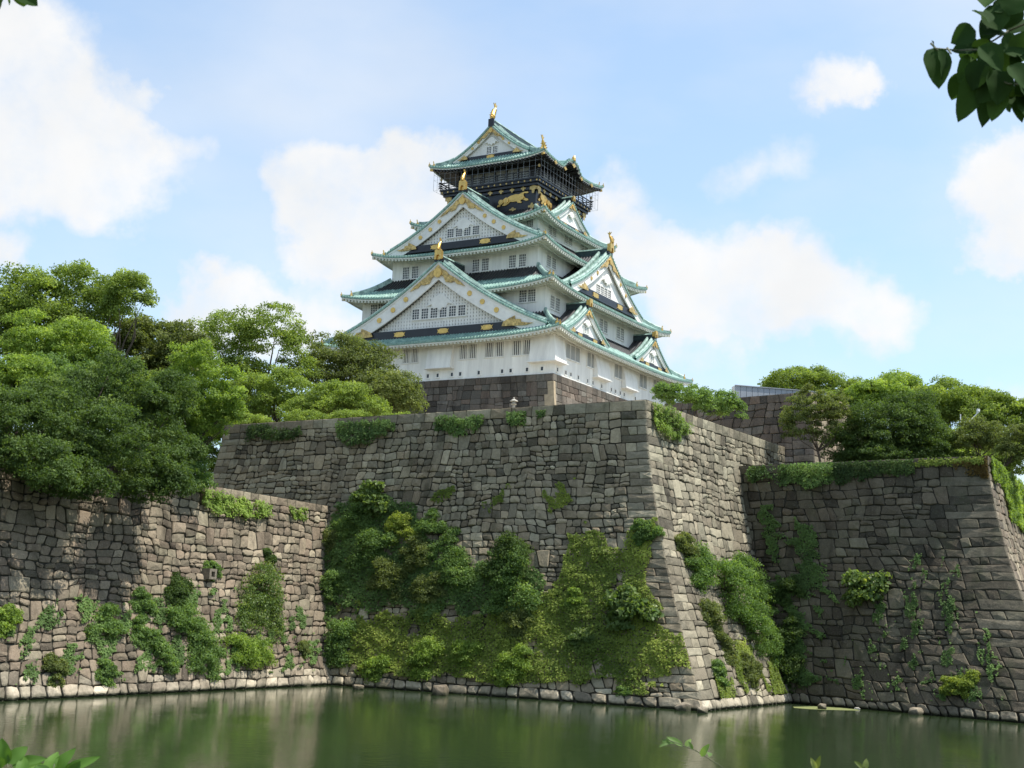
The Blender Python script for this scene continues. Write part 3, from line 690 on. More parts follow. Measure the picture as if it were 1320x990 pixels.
dropbox('A', -1.5, 2.65, 21.05) if False else dropbox('A', -1.5, 2.7, 21.05)
for a0 in (-8.6, 1.0): dropbox('B', a0, a0+4.3, 19.0)
mb = MB(); zt, zb = 45.7, 41.75; rings = []
for o, z in ((.22, zt), (.4, 44.6), (.68, 43.0), (.85, zb)):
    rings.append([(15.6, -21.06, z), (15.6, -21.05-o, z), (19+o, -21.05-o, z), (19+o, -18.5, z), (18.99, -18.5, z)])
mb.grid(rings)
mb.add([(15.4, -21.06, zb), (15.4, -22.07, zb), (20.02, -22.07, zb), (20.02, -18.3, zb), (18.9, -18.3, zb), (18.9, -21.06, zb)]+[(15.4, -21.06, zb-.16), (15.4, -22.07, zb-.12), (20.02, -22.07, zb-.12), (20.02, -18.3, zb-.12), (18.9, -18.3, zb-.16), (18.9, -21.06, zb-.16)],
       [(0, 1, 2, 3, 4, 5), (11, 10, 9, 8, 7, 6)]+[(i, (i+1) % 6, 6+(i+1) % 6, 6+i) for i in range(6)])
KB(mb, 'stone_drop_box', M['plaster'], S[1])
for lev in range(1, 6): skirt(lev)

def disc(n=14, r=1., cx=0, cy=0): return [(cx+r*math.cos(2*math.pi*i/n), cy+r*math.sin(2*math.pi*i/n)) for i in range(n)]
def gold_fish(base, sc, k, parent, name='gilt_fish_finial', flip=1):
    """dolphin-like roof fish: head low, body rearing, forked tail up"""
    mb = MB(); path = []; rad = []
    for t in np.linspace(0, 1, 12):
        out = .42*math.cos(t*2.6)*flip; z = .25+2.1*t**.9
        path.append(Vector(side(k, base[0], base[1]+out*sc, base[2]+z*sc))); rad.append(sc*(.40*(1-t)**.6+.10+(.0 if t > .08 else -.12)))
    mb.tube(path, rad, 8)
    tip = path[-1]
    ex = Vector(side(k, 1, 0, 0)); eo = Vector(side(k, 0, 1, 0)); ez = Vector((0, 0, 1))
    mb.plate([(0, -.2), (.30, .1), (.62, .62), (.2, .42), (.05, .8), (-.12, .42), (-.5, .5), (-.22, .1)], tip-ex*.05*sc, eo*sc, ez*sc, ex*sc, .12)
    for t_ in (3, 5, 7):
        p = path[t_]; mb.plate([(0, -.2), (.30*1.4, .15), (0, .28)], p+eo*rad[t_]*.7-ex*.05*sc, eo*sc, ez*sc, ex*sc, .1)
        for s_ in (1, -1): mb.plate([(0, -.14), (.36, .12), (0, .2)], p+ex*rad[t_]*.7*s_, ex*s_*sc, ez*sc, eo*sc, .1)
    return KB(mb, name, M['gold'], parent, smooth=False)
def gable(k, c, o, w, za, zend, back, level, big=0, band=None, wins=(), lat=False, ridge_h=.75, hb=1.0, inset=.55, fin='block', gs=None, both=False):
    H = za-zend
    def zr(t): return za-H*(1.36*t-.36*t*t)
    def sl(t): return 1
    T = lambda a, oo, z: side(k, c+a, oo, z)
    sc = (1.0, .62, .8)[big if big < 3 else 0] if big else .5
    # slopes
    rf = MB(); bare = []
    for s_ in (1, -1):
        cols = ribs(back, o); nt_ = 13; rows = [[T(s_*w*i/(nt_-1), oo, zr(i/(nt_-1))+h) for oo, h in cols] for i in range(nt_)]
        rf.grid(rows); bare += [sheltered(p[0], p[1], level) for r_ in rows for p in r_]
    tt = np.linspace(0, 1, 19)
    # verge edge
    for s_ in (1, -1):
        rows = [[T(s_*w*t, o+.02, zr(t)+.10) for t in tt], [T(s_*w*t, o+.02, zr(t)-.20) for t in tt], [T(s_*w*t, o-.5, zr(t)-.22) for t in tt]]
        rf.grid(rows); bare += [0.]*(3*19)
        if both:
            rows = [[T(s_*w*t, back-.02, zr(t)+.10) for t in tt], [T(s_*w*t, back-.02, zr(t)-.9) for t in tt]]; rf.grid(rows); bare += [0.]*(2*19)
    g_ = KB(rf, 'gable_roof', M['roof'], attrs={'bare': ('POINT', bare)})
    # round verge tile ends, a dotted pale line
    vt = MB()
    L_ = math.hypot(w, H); n = int(L_/(.5 if big else .42))
    for s_ in (1, -1):
        for i in range(1, n):
            t = i/n; p = Vector(T(s_*w*t, o+.03, zr(t)-.05)); q = Vector(T(s_*w*t, o+.16, zr(t)-.05)); vt.bar(p, q, .24, .24)
    vt.sweep([T(w*t, o+.06, zr(abs(t))-.10) for t in np.linspace(-.985, .985, 41)], [(-.03, -.05), (.03, -.05), (.03, .05), (-.03, .05)])
    KB(vt, 'verge_tiles', M['tileend'], g_)
    # rake ridges lying on the slope
    rr = MB()
    for s_ in (1, -1):
        for oo, hh in (((o-.45), .30), ((o-1.75), .42)) if big else (((o-.4), .22), ((o-1.2), .3)):
            t1 = .97
            rr.sweep([T(s_*w*t, oo, zr(t)+.1) for t in np.linspace(.02, t1, 16)], [(-.24, -.1), (.24, -.1), (.24, hh*.7), (.1, hh+.12), (-.1, hh+.12), (-.24, hh*.7)])
    KB(rr, 'rake_ridge', M['ridge'], g_)
    # white bargeboards
    for s_ in (1, -1):
        bb = MB()
        top = [(s_*w*t, zr(t)-.2) for t in np.linspace(0, .985, 17)]
        bot = [(s_*w*t, zr(t)-.2-hb*(1.05-.25*t)) for t in np.linspace(0, .985, 17)]
        f0 = [[T(a, o-.12, z) for a, z in top], [T(a, o-.12, z) for a, z in bot], [T(a, o-.34, z) for a, z in bot]]
        bb.grid(f0)
        bb.grid([[T(a, o-.04, z+.0) for a, z in top], [T(a, o-.04, z-.3) for a, z in top], [T(a, o-.12, z-.33) for a, z in top]])
        KB(bb, 'bargeboard', M['trim'], g_)
    # gable wall
    pl = o-inset; zb0 = band[1] if band else zend-.3
    wi = w*.97
    poly = [(-wi, zb0-.6)]+[(-wi*t, zr(t)-.4) for t in np.linspace(1, 0, 15)]+[(wi*t, zr(t)-.4) for t in np.linspace(0, 1, 15)][1:]+[(wi, zb0-.6)]
    gw = MB(); gw.plate(poly, T(0, pl-.3, 0), Vector(side(k, 1, 0, 0)), (0, 0, 1), Vector(side(k, 0, 1, 0)), .3)
    gwo = KB(gw, 'gable_wall', M['latticeback'] if lat else M['plaster'], g_)
    # inner edge of the boards: half width available at height z
    def half(z, drop):
        lo, hi = 0., 1.
        for _ in range(30):
            m_ = (lo+hi)/2
            if zr(m_)-drop > z: lo = m_
            else: hi = m_
        return lo*w
    dropb = .2+hb
    if lat:
        lm = MB(); step = .5; bw = .36; z0 = band[1]; o1 = pl+.02
        wx = [(p[0]-.25, p[1]+.25, p[2]-.3, p[3]+.25) for p in wins]
        W0, W1_ = (min(p[0] for p in wx), max(p[1] for p in wx)); Z0, Z1 = wx[0][2], wx[0][3]
        hw = half(z0, dropb-.1); n = int(hw/step)
        for i in range(-n, n+1):
            a = i*step; t = abs(a)/w; zt_ = zr(t)-dropb+.25
            if zt_ < z0+.1: continue
            def b_(za_, zb_): 
                p, q = T(a-bw/2, o1, za_), T(a+bw/2, o1+.14, zb_); lm.box([min(p[j], q[j]) for j in range(3)], [max(p[j], q[j]) for j in range(3)])
            if W0 < a < W1_:
                b_(z0, Z0); 
                if zt_ > Z1: b_(Z1, zt_)
            else: b_(z0, zt_)
        z = z0+.2
        while z < za-dropb-.3:
            hw2 = half(z, dropb-.1)
            segs = [(-hw2, hw2)] if not (Z0 < z < Z1) else [(-hw2, W0), (W1_, hw2)]
            for a, b in segs:
                if b > a:
                    p, q = T(a, o1, z-.13), T(b, o1+.10, z+.13); lm.box([min(p[j], q[j]) for j in range(3)], [max(p[j], q[j]) for j in range(3)])
            z += step
        p, q = T(W0, o1+.01, Z0), T(W1_, o1+.17, Z1); lm.box([min(p[j], q[j]) for j in range(3)], [max(p[j], q[j]) for j in range(3)])
        KB(lm, 'lattice', M['trim'], g_)
    for (a0, a1, z0, z1) in wins: window(k, *sorted((c+a0, c+a1)), z0, z1, pl+(.2 if lat else .0), g_, bars=2 if a1-a0 < 1.2 else 3, rows_=3)
    ex = Vector(side(k, 1, 0, 0)); eo = Vector(side(k, 0, 1, 0)); ez = Vector((0, 0, 1)); og = o-.02
    def gold(poly, a, z, s_=1, sx=1, oo=None, th=.08, nm='gilt_fitting', mt='gold'):
        q = MB(); q.plate([(x*sx*s_, y*s_) for x, y in poly], T(a, og if oo is None else oo, z), ex, ez, eo, th); KB(q, nm, M[mt], g_)
    if band:
        z0, z1 = band[:2]; hw = half(z1, .25 if big else .3)*.985
        bm_ = MB(); p, q = T(-hw, o-.42, z0), T(hw, o-.2, z1); bm_.box([min(p[j], q[j]) for j in range(3)], [max(p[j], q[j]) for j in range(3)])
        KB(bm_, 'black_beam', M['black'], g_)
        bow = [(-1, -.32), (-.75, -.2), (-.55, -.36), (.55, -.36), (.75, -.2), (1, -.32), (.82, 0), (1, .32), (.75, .2), (.55, .36), (-.55, .36), (-.75, .2), (-1, .32), (-.82, 0)]
        for a in band[2]: gold(bow, a, (z0+z1)/2, min(1., (z1-z0)*.95), oo=o-.2)
        # lacy gilt corners at the feet of the boards
        for s_ in (1, -1):
            n = 9; e_ = hw
            wl = e_*.24 if big else e_*.2; hl = (gs or hb)*1.0
            poly = [(-wl, -hl*.55)]
            for i in range(n): f = i/(n-1); poly.append((-wl+wl*f*1.0+.12*(-1)**i*(gs or hb), -hl*.5+(hl*1.15)*(1-abs(f-.45)*1.6)*(1+.12*(-1)**i)*.7))
            poly += [(wl*.35, -hl*.45), (0, -hl*.62)]
            poly = [(x*s_, y) for x, y in poly]
            if s_ < 0: poly = poly[::-1]
            gold(poly, s_*(e_-wl*.25), z1+hl*.12, mt='filigree', nm='gilt_corner')
    # apex gilding: boss and two feathered arms
    s_ = gs or hb
    for sg in (1, -1):
        A_ = 3.0*s_ if big else 1.7*s_; pts = []
        for f in np.linspace(0, 1, 8): a = A_*f; pts.append((sg*a, zr(a/w)-.45*s_-za+.05*(-1)**int(f*7)*s_))
        low = []
        for i, f in enumerate(np.linspace(1, 0, 9)): a = A_*.8*f; low.append((sg*a, zr(a/w)-za-.45*s_-(.30+.62*math.exp(-((f-.42)/.22)**2)+.35*math.exp(-(f/.2)**2))*s_+.07*(-1)**i*s_))
        poly = pts+low
        if sg < 0: poly = poly[::-1]
        q = MB(); q.plate(poly, T(0, og, za), ex, ez, eo, .1); KB(q, 'gilt_gable_arm', M['filigree'], g_)
    gold(disc(14, .42*s_), 0, za-1.2*s_, oo=og+.1, th=.14, nm='gilt_boss')
    if big:
        for sg in (1, -1):
            for f in ((.30, .42, .55) if big == 1 else (.32, .48)):
                gold(disc(10, .25*s_), sg*w*f, zr(f)-.2-hb*.48, oo=o-.1, th=.1, nm='gilt_stud')
    # pendant (gegyo) carved in white below the boss
    pm = MB(); pm.plate([(0, -1.5), (.35, -1.05), (.8, -1.15), (1.1, -.6), (1.9, -.85), (1.2, -.2), (.6, .3), (0, .55), (-.6, .3), (-1.2, -.2), (-1.9, -.85), (-1.1, -.6), (-.8, -1.15), (-.35, -1.05)][::-1] if False else
             [(x*s_*.8, y*s_*.8) for x, y in [(0, -1.5), (.35, -1.05), (.8, -1.15), (1.1, -.6), (1.9, -.85), (1.2, -.2), (.6, .3), (0, .55), (-.6, .3), (-1.2, -.2), (-1.9, -.85), (-1.1, -.6), (-.8, -1.15), (-.35, -1.05)]],
             T(0, pl+.16, za-(2.75*s_ if not gs else hb+1.9*s_)), ex, ez, eo, .2); KB(pm, 'carved_pendant', M['trim'], g_)
    # ridge
    rm = MB(); hh = ridge_h
    rm.sweep([T(0, o-.1, za+.05), T(0, (o+back)/2, za+.05-.05), T(0, back, za+.05)], [(-.32, -.3), (.32, -.3), (.32, hh-.15), (-.32, hh-.15)])
    KB(rm, 'ridge', M['ridgedark'], g_)
    rm = MB(); rm.sweep([T(0, o-.0, za+.07), T(0, (o+back)/2, za+.02), T(0, back, za+.07)], [(-.36, hh-.14), (.36, hh-.14), (.22, hh+.1), (-.22, hh+.1)]); KB(rm, 'ridge_cap', M['ridge'], g_)
    if fin == 'fish':
        gold_fish((c, o-.7, za+hh), 1.0, k, g_); 
        if both: gold_fish((c, back+.7, za+hh), 1.0, k, g_, flip=-1)
        bl = MB(); p, q = T(-.5, o-.05, za-.35), T(.5, o+.12, za+hh+.15); bl.box([min(p[j], q[j]) for j in range(3)], [max(p[j], q[j]) for j in range(3)]); KB(bl, 'ridge_end_tile', M['black'], g_)
    else:
        f_ = {'statue': 1.0, 'block': .72, 'small': .5}[fin]; zb_ = za+hh*.05
        bl = MB(); p, q = T(-.75*f_, o-.3, za-.2*f_), T(.75*f_, o+.02, za+hh*.35); bl.box([min(p[j], q[j]) for j in range(3)], [max(p[j], q[j]) for j in range(3)]); KB(bl, 'ridge_end_tile', M['black'], g_)
        gb = MB(); gb.plate([(x*f_, y*f_) for x, y in ((-.62, 0), (-.3, 0), (-.3, .45), (-.18, .66), (.18, .66), (.3, .45), (.3, 0), (.62, 0), (.58, 1.35), (.4, 1.5), (-.4, 1.5), (-.58, 1.35))], T(0, o+.05, zb_+.1), ex, ez, eo, .25)
        gb.plate([(x*f_, y*f_) for x, y in ((-.5, 0), (.5, 0), (.5, 1.3), (-.5, 1.3))], T(0, o-.35, zb_+.1), ex, ez, eo, .38)
        KB(gb, 'gilt_ridge_plate', M['gold'], g_)
        if fin == 'statue': gold_fish((c, o-.05, zb_+1.35), .68, k, g_, 'gilt_finial')
    return g_
M['latticeback'] = mat('lattice_backing_board', (.26, .26, .26), .9)
gable('A', 0, 22.0, 18.4, 57.75, 47.1, 14.9, 1, big=1, band=(46.55, 47.75, (-6.2, 1.4) if False else (-6.4, 1.2, 8.6)), lat=True, hb=2.5, gs=1.6, inset=1.15,
      wins=[(-4.75+i*1.6, -4.75+i*1.6+1.15, 49.4, 50.9) for i in range(6)], fin='statue')
gable('A', 0, 16.3, 13.4, 70.0, 61.75, 9.0, 3, big=1, band=(61.25, 62.3, (-4.5, 4.2)), lat=True, hb=2.1, gs=1.3, inset=.95,
      wins=[(-2.85+i*1.5, -2.85+i*1.5+1.1, 63.15, 64.45) for i in range(4)], fin='statue')
gable('B', 0, 17.1, 12.6, 62.7, 54.9, 11.0, 2, big=2, band=(54.5, 55.6, (-4.3, 4.2)), hb=1.6, gs=1.15, inset=.7,
      wins=[(-3.1+i*1.3, -3.1+i*1.3+1.0, 55.85, 57.1) for i in range(4)], fin='statue')
for c_ in (-11.7, 11.6):
    gable('B', c_, 19.7, 6.9, 51.35, 46.9, 15.0, 1, band=(46.4, 47.15, (-2.4, 2.4)), hb=.75, inset=.5, wins=[(-.75, -.1, 47.5, 48.4), (.1, .75, 47.5, 48.4)], fin='block')
gable('B', -.5, 10.5, 6.1, 71.6, 67.75, 7.5, 4, band=(67.0, 67.7, (-2., 2.)), hb=.7, inset=.4, fin='small')
gable('A', 0, 8.9, 6.95, 83.1, 78.05, -8.9, 5, big=2, band=(77.5, 78.3, (0,)), hb=.85, inset=.6, wins=[(-.95, -.15, 78.55, 79.6), (.2, 1.0, 78.55, 79.6)], fin='fish', both=True, ridge_h=.8)

# top floor: black wall with gilt tigers, bracketed balcony, dark room, safety net
tf = MB(); tf.box((-8, -8, 66.5), (8, 8, 73.0))
for i, (h_, z) in enumerate(((8.3, 71.75), (8.6, 72.3), (8.9, 72.75))): tf.box((-h_, -h_, z), (h_, h_, z+.42))
tfo = KB(tf, 'black_storey_wall', M['black'])
TIG = [(0, .08), (.03, .22), (.1, .3), (.12, .5), (.2, .62), (.3, .66), (.42, .82), (.58, .9), (.7, .86), (.78, .95), (.88, 1.0), (.97, .98), (1.0, .9), (.95, .86), (.86, .9), (.84, .8), (.87, .62), (.9, .5), (.98, .42), (1.0, .3), (.93, .27), (.86, .36), (.78, .42), (.74, .3), (.80, .22), (.76, .16), (.66, .2), (.62, .34), (.5, .32), (.42, .36), (.36, .22), (.26, .1), (.16, .12), (.18, .2), (.24, .28), (.2, .32), (.14, .2), (.08, .06)]
def tiger(k, a0, L_, z0, h, flip=False):
    mb = MB(); pts = [((x if not flip else 1-x)*L_, y*h) for x, y in TIG]
    if flip: pts = pts[::-1]
    ex = Vector(side(k, 1, 0, 0)); eo = Vector(side(k, 0, 1, 0))
    mb.plate(pts, side(k, a0, 8.02, z0), ex, (0, 0, 1), eo, .14)
    # haunch, shoulder and head swell out of the relief
    for cx, cy, r in ((.13, .40, .42), (.30, .50, .45), (.78, .62, .5)):
        x = (cx if not flip else 1-cx)*L_; mb.plate(disc(10, r, x, cy*h), side(k, a0, 8.16, z0), ex, (0, 0, 1), eo, .12)
    KB(mb, 'gilt_tiger_relief', M['gold'], tfo)
tiger('A', 1.2, 5.6, 69.5, 2.05); tiger('A', -6.8, 5.6, 69.5, 2.05, True); tiger('B', -7.4, 4.4, 69.5, 2.2, True); tiger('B', 2.8, 4.4, 69.5, 2.2)
cross = [(-.5, -.12), (-.2, -.15), (-.15, -.45), (.15, -.45), (.2, -.15), (.5, -.12), (.5, .15), (.2, .2), (.1, .5), (-.1, .5), (-.2, .2), (-.5, .15)]
for k in 'AB':
    ex = Vector(side(k, 1, 0, 0)); eo = Vector(side(k, 0, 1, 0))
    def gfit(pl_, o_, th): q = MB(); q.plate(pl_, o_, ex, (0, 0, 1), eo, th); KB(q, 'gilt_fitting', M['golddull'], tfo)
    for i, a in enumerate(np.linspace(-8.6, 8.6, 17)):
        gfit(disc(8, .15), side(k, a, 8.91, 72.95), .05)
        if i % 2 == 0: gfit([(x*.8, y*.8) for x, y in cross], side(k, a*.92, 8.31, 72.0), .06)
    for a in (-7.4, 0, 7.4): gfit([(x*1.3, y*1.1) for x, y in cross], side(k, a, 8.02, 69.1), .06)
    for a in (-4, 4): gfit([(x*1.2, y*.7) for x, y in cross], side(k, a, 8.02, 68.95), .06)
    for a in (-7.7, 7.7): gfit([(x*1.2, y*1.8) for x, y in cross], side(k, a, 8.32, 71.9), .08)
bal = MB(); bal.box((-9.05, -9.05, 73.18), (9.05, 9.05, 73.42)); balo = KB(bal, 'balcony', M['black'])
rl = MB()
for k in 'ABCD':
    for z, w in ((73.75, .10), (74.1, .09), (74.5, .15)): rl.bar(side(k, -9.35, 8.9, z), side(k, 9.35, 8.9, z), w, w)
    for a in np.linspace(-8.9, 8.9, 13): rl.bar(side(k, a, 8.9, 73.4), side(k, a, 8.9, 74.5 if abs(a) < 8.7 else 74.95), .14, .14)
KB(rl, 'railing', M['blackwood'], balo)
for sx, sy in ((1, -1), (-1, -1), (1, 1), (-1, 1)):
    kn = MB(); kn.tube([(sx*8.9, sy*8.9, 74.95), (sx*8.9, sy*8.9, 75.1), (sx*8.9, sy*8.9, 75.3), (sx*8.9, sy*8.9, 75.5)], [.12, .2, .18, .02], 8); KB(kn, 'gilt_post_knob', M['golddull'], balo)
tr = MB(); tr.box((-6.9, -6.9, 73.43), (6.9, 6.9, 77.4)); tro = KB(tr, 'lookout_room', M['blackwood'])
for k in 'AB':
    for i in range(6):
        a = -6.2+i*2.1; window(k, a, a+1.7, 74.1, 75.9, 6.9, tro, style='none_', bars=0, name='window').data.materials[0] = M['blackwood']
nt_m = MB()
for k in 'ABCD':
    for a in np.linspace(-9.75, 9.75, 20): nt_m.bar(side(k, a, 9.75, 73.2), side(k, a, 9.75, 76.3+(.55*abs(a/9.75)**4)), .03, .03)
    for z in (73.2, 74.9, 75.8): nt_m.bar(side(k, -9.75, 9.75, z), side(k, 9.75, 9.75, z), .02, .02)
KB(nt_m, 'safety_net', M['wire'], balo)
for a, z, f_ in ((-.6, 77.5, 1.1), (-6.6, 76.15, .9), (-3.4, 76.15, .9), (2.2, 76.15, .9), (5.8, 76.15, .9)):
    kg = MB(); kg.plate([(x*f_, y*f_*.7) for x, y in cross], (10.5, a, z), (0, 1, 0), (0, 0, 1), (1, 0, 0), .1); KB(kg, 'gilt_eave_fitting', M['gold'])
kg = MB(); kg.tube([(10.5, -.6, 78.3), (10.5, -.6, 78.8), (10.55, -.6, 79.2)], [.36, .3, .08], 8); KB(kg, 'gilt_ridge_end', M['gold'])
# curved gable ridge of the wavy (karahafu) eave
km = MB(); km.sweep([(10.4, -.6, 78.15), (8.6, -.6, 78.2), (6.4, -.6, 78.5)], [(-.22, -.2), (.22, -.2), (.22, .3), (0, .45), (-.22, .3)]); KB(km, 'wavy_gable_ridge', M['ridge'])
# stone base of the keep
kb1 = Wall((23.2, -25.2), (-23.2, -25.2), (19.25, -21.3), (-19.25, -21.3), 14.0, p=1.6)
kb2 = Wall((23.2, -25.2), (23.2, 25.2), (19.25, -21.3), (19.25, 21.3), 14.0, p=1.6)
for i, w_ in enumerate((kb1, kb2)):
    b_ = masonry('stone_base', w_, M['stoneK'], KE, 51+i, .95, corner0=True, base_row=False, pale_h=0, coping=1.1, cop_w=1.6, rough=.5, brown_low=False, amp=.1)
cs = MB()    # pale repair stones at the corner
for z0, z1, a, b in ((11.0, 12.9, .9, .55), (9.0, 11.0, 1.5, .5), (7.2, 9.0, 1.0, .9)):
    P = kb1.map(np.array([0, a, 0, a]), np.array([z0, z0, z1, z1])*kb1.H/14, .10)+0; Q = kb2.map(np.array([b, b]), np.array([z0, z1])*kb2.H/14, .10)
    c0 = P[0]+np.array([.12, 0, 0]); c1 = P[2]+np.array([.12, 0, 0]); cs.add([P[1], c0, c1, P[3], Q[0], Q[1]], [(0, 1, 2, 3), (1, 4, 5, 2)])
cs.build('corner_stone', mat('pale_tan_stone', (.36, .29, .19), .85, var=.25, vscale=1.5, bump=.4), KE)
mb = MB(); mb.add([(-19.3, -21.3, 14), (19.3, -21.3, 14), (19.3, 21.3, 14), (-19.3, 21.3, 14), (-23, -25, 0), (-23, 25, 0), (23, 25, 0)], [(0, 1, 2, 3), (0, 3, 5, 4), (3, 2, 6, 5)]); mb.build('stone_base_back', M['stoneK'], KE, attrs={'tone': ('POINT', [.3]*7), 'hue': ('POINT', [.3]*7), 'pale': ('POINT', [0.]*7), 'gap': ('POINT', [0.]*7)})

# ------------------------------------------------------------------ foliage
def rnd_unit(r, n):
    v = r.normal(size=(n, 3)); return v/np.linalg.norm(v, axis=1, keepdims=True)
def leaf_mesh(name, P, Nn, size, tone, mt, r, parent=None, origin=None, aspect=.55, droop=.25, extra=None):
    n = len(P); a = np.cross(Nn, rnd_unit(r, n)); a /= np.linalg.norm(a, axis=1, keepdims=True)+1e-9
    a[:, 2] -= droop; a /= np.linalg.norm(a, axis=1, keepdims=True)
    b = np.cross(Nn, a); b /= np.linalg.norm(b, axis=1, keepdims=True)+1e-9
    L = size[:, None]; w = L*aspect*.5
    V = np.stack([P-a*L*.5, P+b*w-a*L*.02, P+a*L*.5-Nn*L*.12, P-b*w-a*L*.02], 1).reshape(-1, 3)
    return mesh_np(name, V, np.arange(4*n), np.full(n, 4), mt, parent, {'tone': ('FACE', np.clip(tone, 0, 1))}, origin=origin)
def clumps_to_leaves(C, RC, TN, r, per, size, flat_=.85, up=.25):
    """C centres, RC radii, TN tone per clump"""
    n = len(C); k = np.maximum(8, (per*1.5*(RC/RC.mean())**2).astype(int)); size = size*.84; idx = np.repeat(np.arange(n), k); m = len(idx)
    d = rnd_unit(r, m); d[:, 2] = np.where(d[:, 2] < -.25, -d[:, 2]*r.uniform(.2, 1, m), d[:, 2])
    rad = RC[idx, None]*r.uniform(.55, 1.08, (m, 1))*np.array([1, 1, flat_])
    P = C[idx]+d*rad
    N_ = d*.75+np.array([0, 0, up])+rnd_unit(r, m)*.8; N_ /= np.linalg.norm(N_, axis=1, keepdims=True)
    tone = TN[idx]+r.normal(0, .13, m)
    return P, N_, size*r.uniform(.6, 1.3, m), tone
def crown_clumps(lobes, r, rc, dens):
    C, RC, TN, lc = [], [], [], []
    for (c, rad) in lobes:
        area = 4*math.pi*((rad[0]*rad[1]+rad[0]*rad[2]+rad[1]*rad[2])/3); n = max(4, int(dens*area/(math.pi*rc*rc)))
        d = rnd_unit(r, n); d[:, 2] = np.where(d[:, 2] < -.8, -d[:, 2], d[:, 2])
        f = np.where(r.random(n) < .72, r.uniform(.82, 1.0, n), r.uniform(.35, .8, n))
        rcs = rc*r.uniform(.6, 1.45, n)
        w1, w2 = rnd_unit(r, 2)*3.2; f = f*(1+.16*np.sin(d@w1+r.uniform(0, 6))+.12*np.sin(d@w2*1.9+r.uniform(0, 6)))
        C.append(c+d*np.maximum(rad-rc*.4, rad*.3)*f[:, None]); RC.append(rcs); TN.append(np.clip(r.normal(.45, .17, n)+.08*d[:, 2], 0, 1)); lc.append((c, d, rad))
    return np.concatenate(C), np.concatenate(RC), np.concatenate(TN)
def px_lobe(px, py, rx, ry, Y, depth=.9):
    c = aty(px, py, Y); s = Y/F*1.12; return (c, np.array([rx*s, rx*s*depth, ry*s]))
TREES = 'trees growing on the castle terraces'
def tree(label, lobes, Y, gz, m, seed, rc=1.05, leaf=.34, dens=1.5, per=62, trunk=None, name='broadleaf_tree', tr=.28, lean=0, limbs=10, up=.35, cat='tree', group=TREES):
    r = np.random.default_rng(seed)
    LB = [px_lobe(*(l[:4]), Y+(l[4] if len(l) > 4 else 0)) for l in lobes]
    cen = sum(l[0] for l in LB)/len(LB); base = np.array([cen[0]+lean, cen[1], gz])
    if trunk is not None: q = aty(trunk[0], trunk[1], Y); base = np.array([q[0], q[1], gz])
    for W_ in RIMS.get(round(gz, 3), ()):      # trunks are rooted on the terrace, behind the rim they may lean over
        e = W_.r1-W_.r0; Ln = np.linalg.norm(e); e = e/Ln; nn_ = np.array([-e[1], e[0]]); nn_ = nn_ if nn_@(W_.b0-W_.r0) > 0 else -nn_
        al = (base[:2]-W_.r0)@e; ds = (base[:2]-W_.r0)@nn_
        if -3 < al < Ln+3 and ds > -1.6: base[:2] -= nn_*(ds+1.6)
    T = tag(empty(name, tuple(base)), label, cat, group)
    rc *= .78; C, RC, TN = crown_clumps(LB, r, rc, dens)
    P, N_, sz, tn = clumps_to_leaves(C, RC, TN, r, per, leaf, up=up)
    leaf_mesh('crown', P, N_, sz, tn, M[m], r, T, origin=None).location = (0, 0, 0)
    me = T.children[0]; me.location = -Vector(base)
    mb = MB(); big_ = max(l[1][0] for l in LB)
    fork = base*.35+np.array([cen[0], cen[1], min(l[0][2]-l[1][2]*.6 for l in LB)])*.65; fork[2] = max(fork[2], gz+.6)
    mid = (base+fork)/2+np.append(r.normal(0, .15, 2), 0)
    mb.tube([base-np.array([0, 0, .3]), mid, fork], [tr*1.25, tr, tr*.85], 7)
    pick = r.choice(len(C), min(limbs+2, len(C)), replace=False)
    for i in pick:
        q = C[i]; a = fork+(q-fork)*.4+np.append(r.normal(0, .3, 2), r.uniform(-.4, .1)); mb.tube([fork, a, fork+(q-fork)*.8], [tr*.5, tr*.28, tr*.08], 5)
    mb.build('trunk', M['bark'], T, origin=None).location = -Vector(base)
    return T
def ty(*a, **k): return tree(*a, **k)
G1, G3, G4 = ZB1-.1, ZB3-.1, ZB4-.1
RIMS = {round(G4, 3): (W4,), round(G1, 3): (W1, W2), round(G3, 3): (W3, W5)}
# left terrace in front of the bastion
ty('tall camphor tree with a broad pale green top at the far left', [(40, 400, 62, 52), (95, 395, 50, 48, 2), (-25, 420, 60, 52), (135, 395, 34, 34, 1), (60, 440, 80, 44, 1)], 128, G4, 'lf_camphor', 1, rc=1.2, tr=.5)
ty('airy tree leaning right with its bare limb showing against the sky', [(165, 374, 34, 22), (146, 396, 18, 16), (187, 390, 14, 10)], 122, G4, 'lf_camphor', 2, rc=.8, leaf=.28, dens=1.2, trunk=(128, 480), tr=.26, limbs=6)
ty('yellow green maple below the tall camphor top at the far left', [(95, 455, 50, 40), (40, 440, 40, 32), (125, 485, 34, 30), (75, 490, 44, 34)], 117, G4, 'lf_bright', 3, rc=.85, leaf=.28, dens=1.3)
ty('bright yellow leafed tree at the left edge of the photo', [(24, 490, 38, 32), (-20, 500, 40, 36)], 110, G4, 'lf_bright', 4, rc=.8, leaf=.28)
ty('grey green tree behind the leaning limb', [(195, 440, 50, 30), (238, 455, 34, 30), (175, 470, 48, 36), (215, 490, 50, 34)], 134, G4, 'lf_olive', 5, rc=.95)
ty('dark evergreen hanging over the left wall at the photo edge', [(30, 560, 66, 50, 3), (-30, 545, 50, 50), (45, 592, 46, 30), (55, 530, 50, 34, 5), (70, 620, 34, 20, -1)], 92, G4, 'lf_dark', 6, rc=.8, leaf=.24, dens=1.5, trunk=(20, 590))
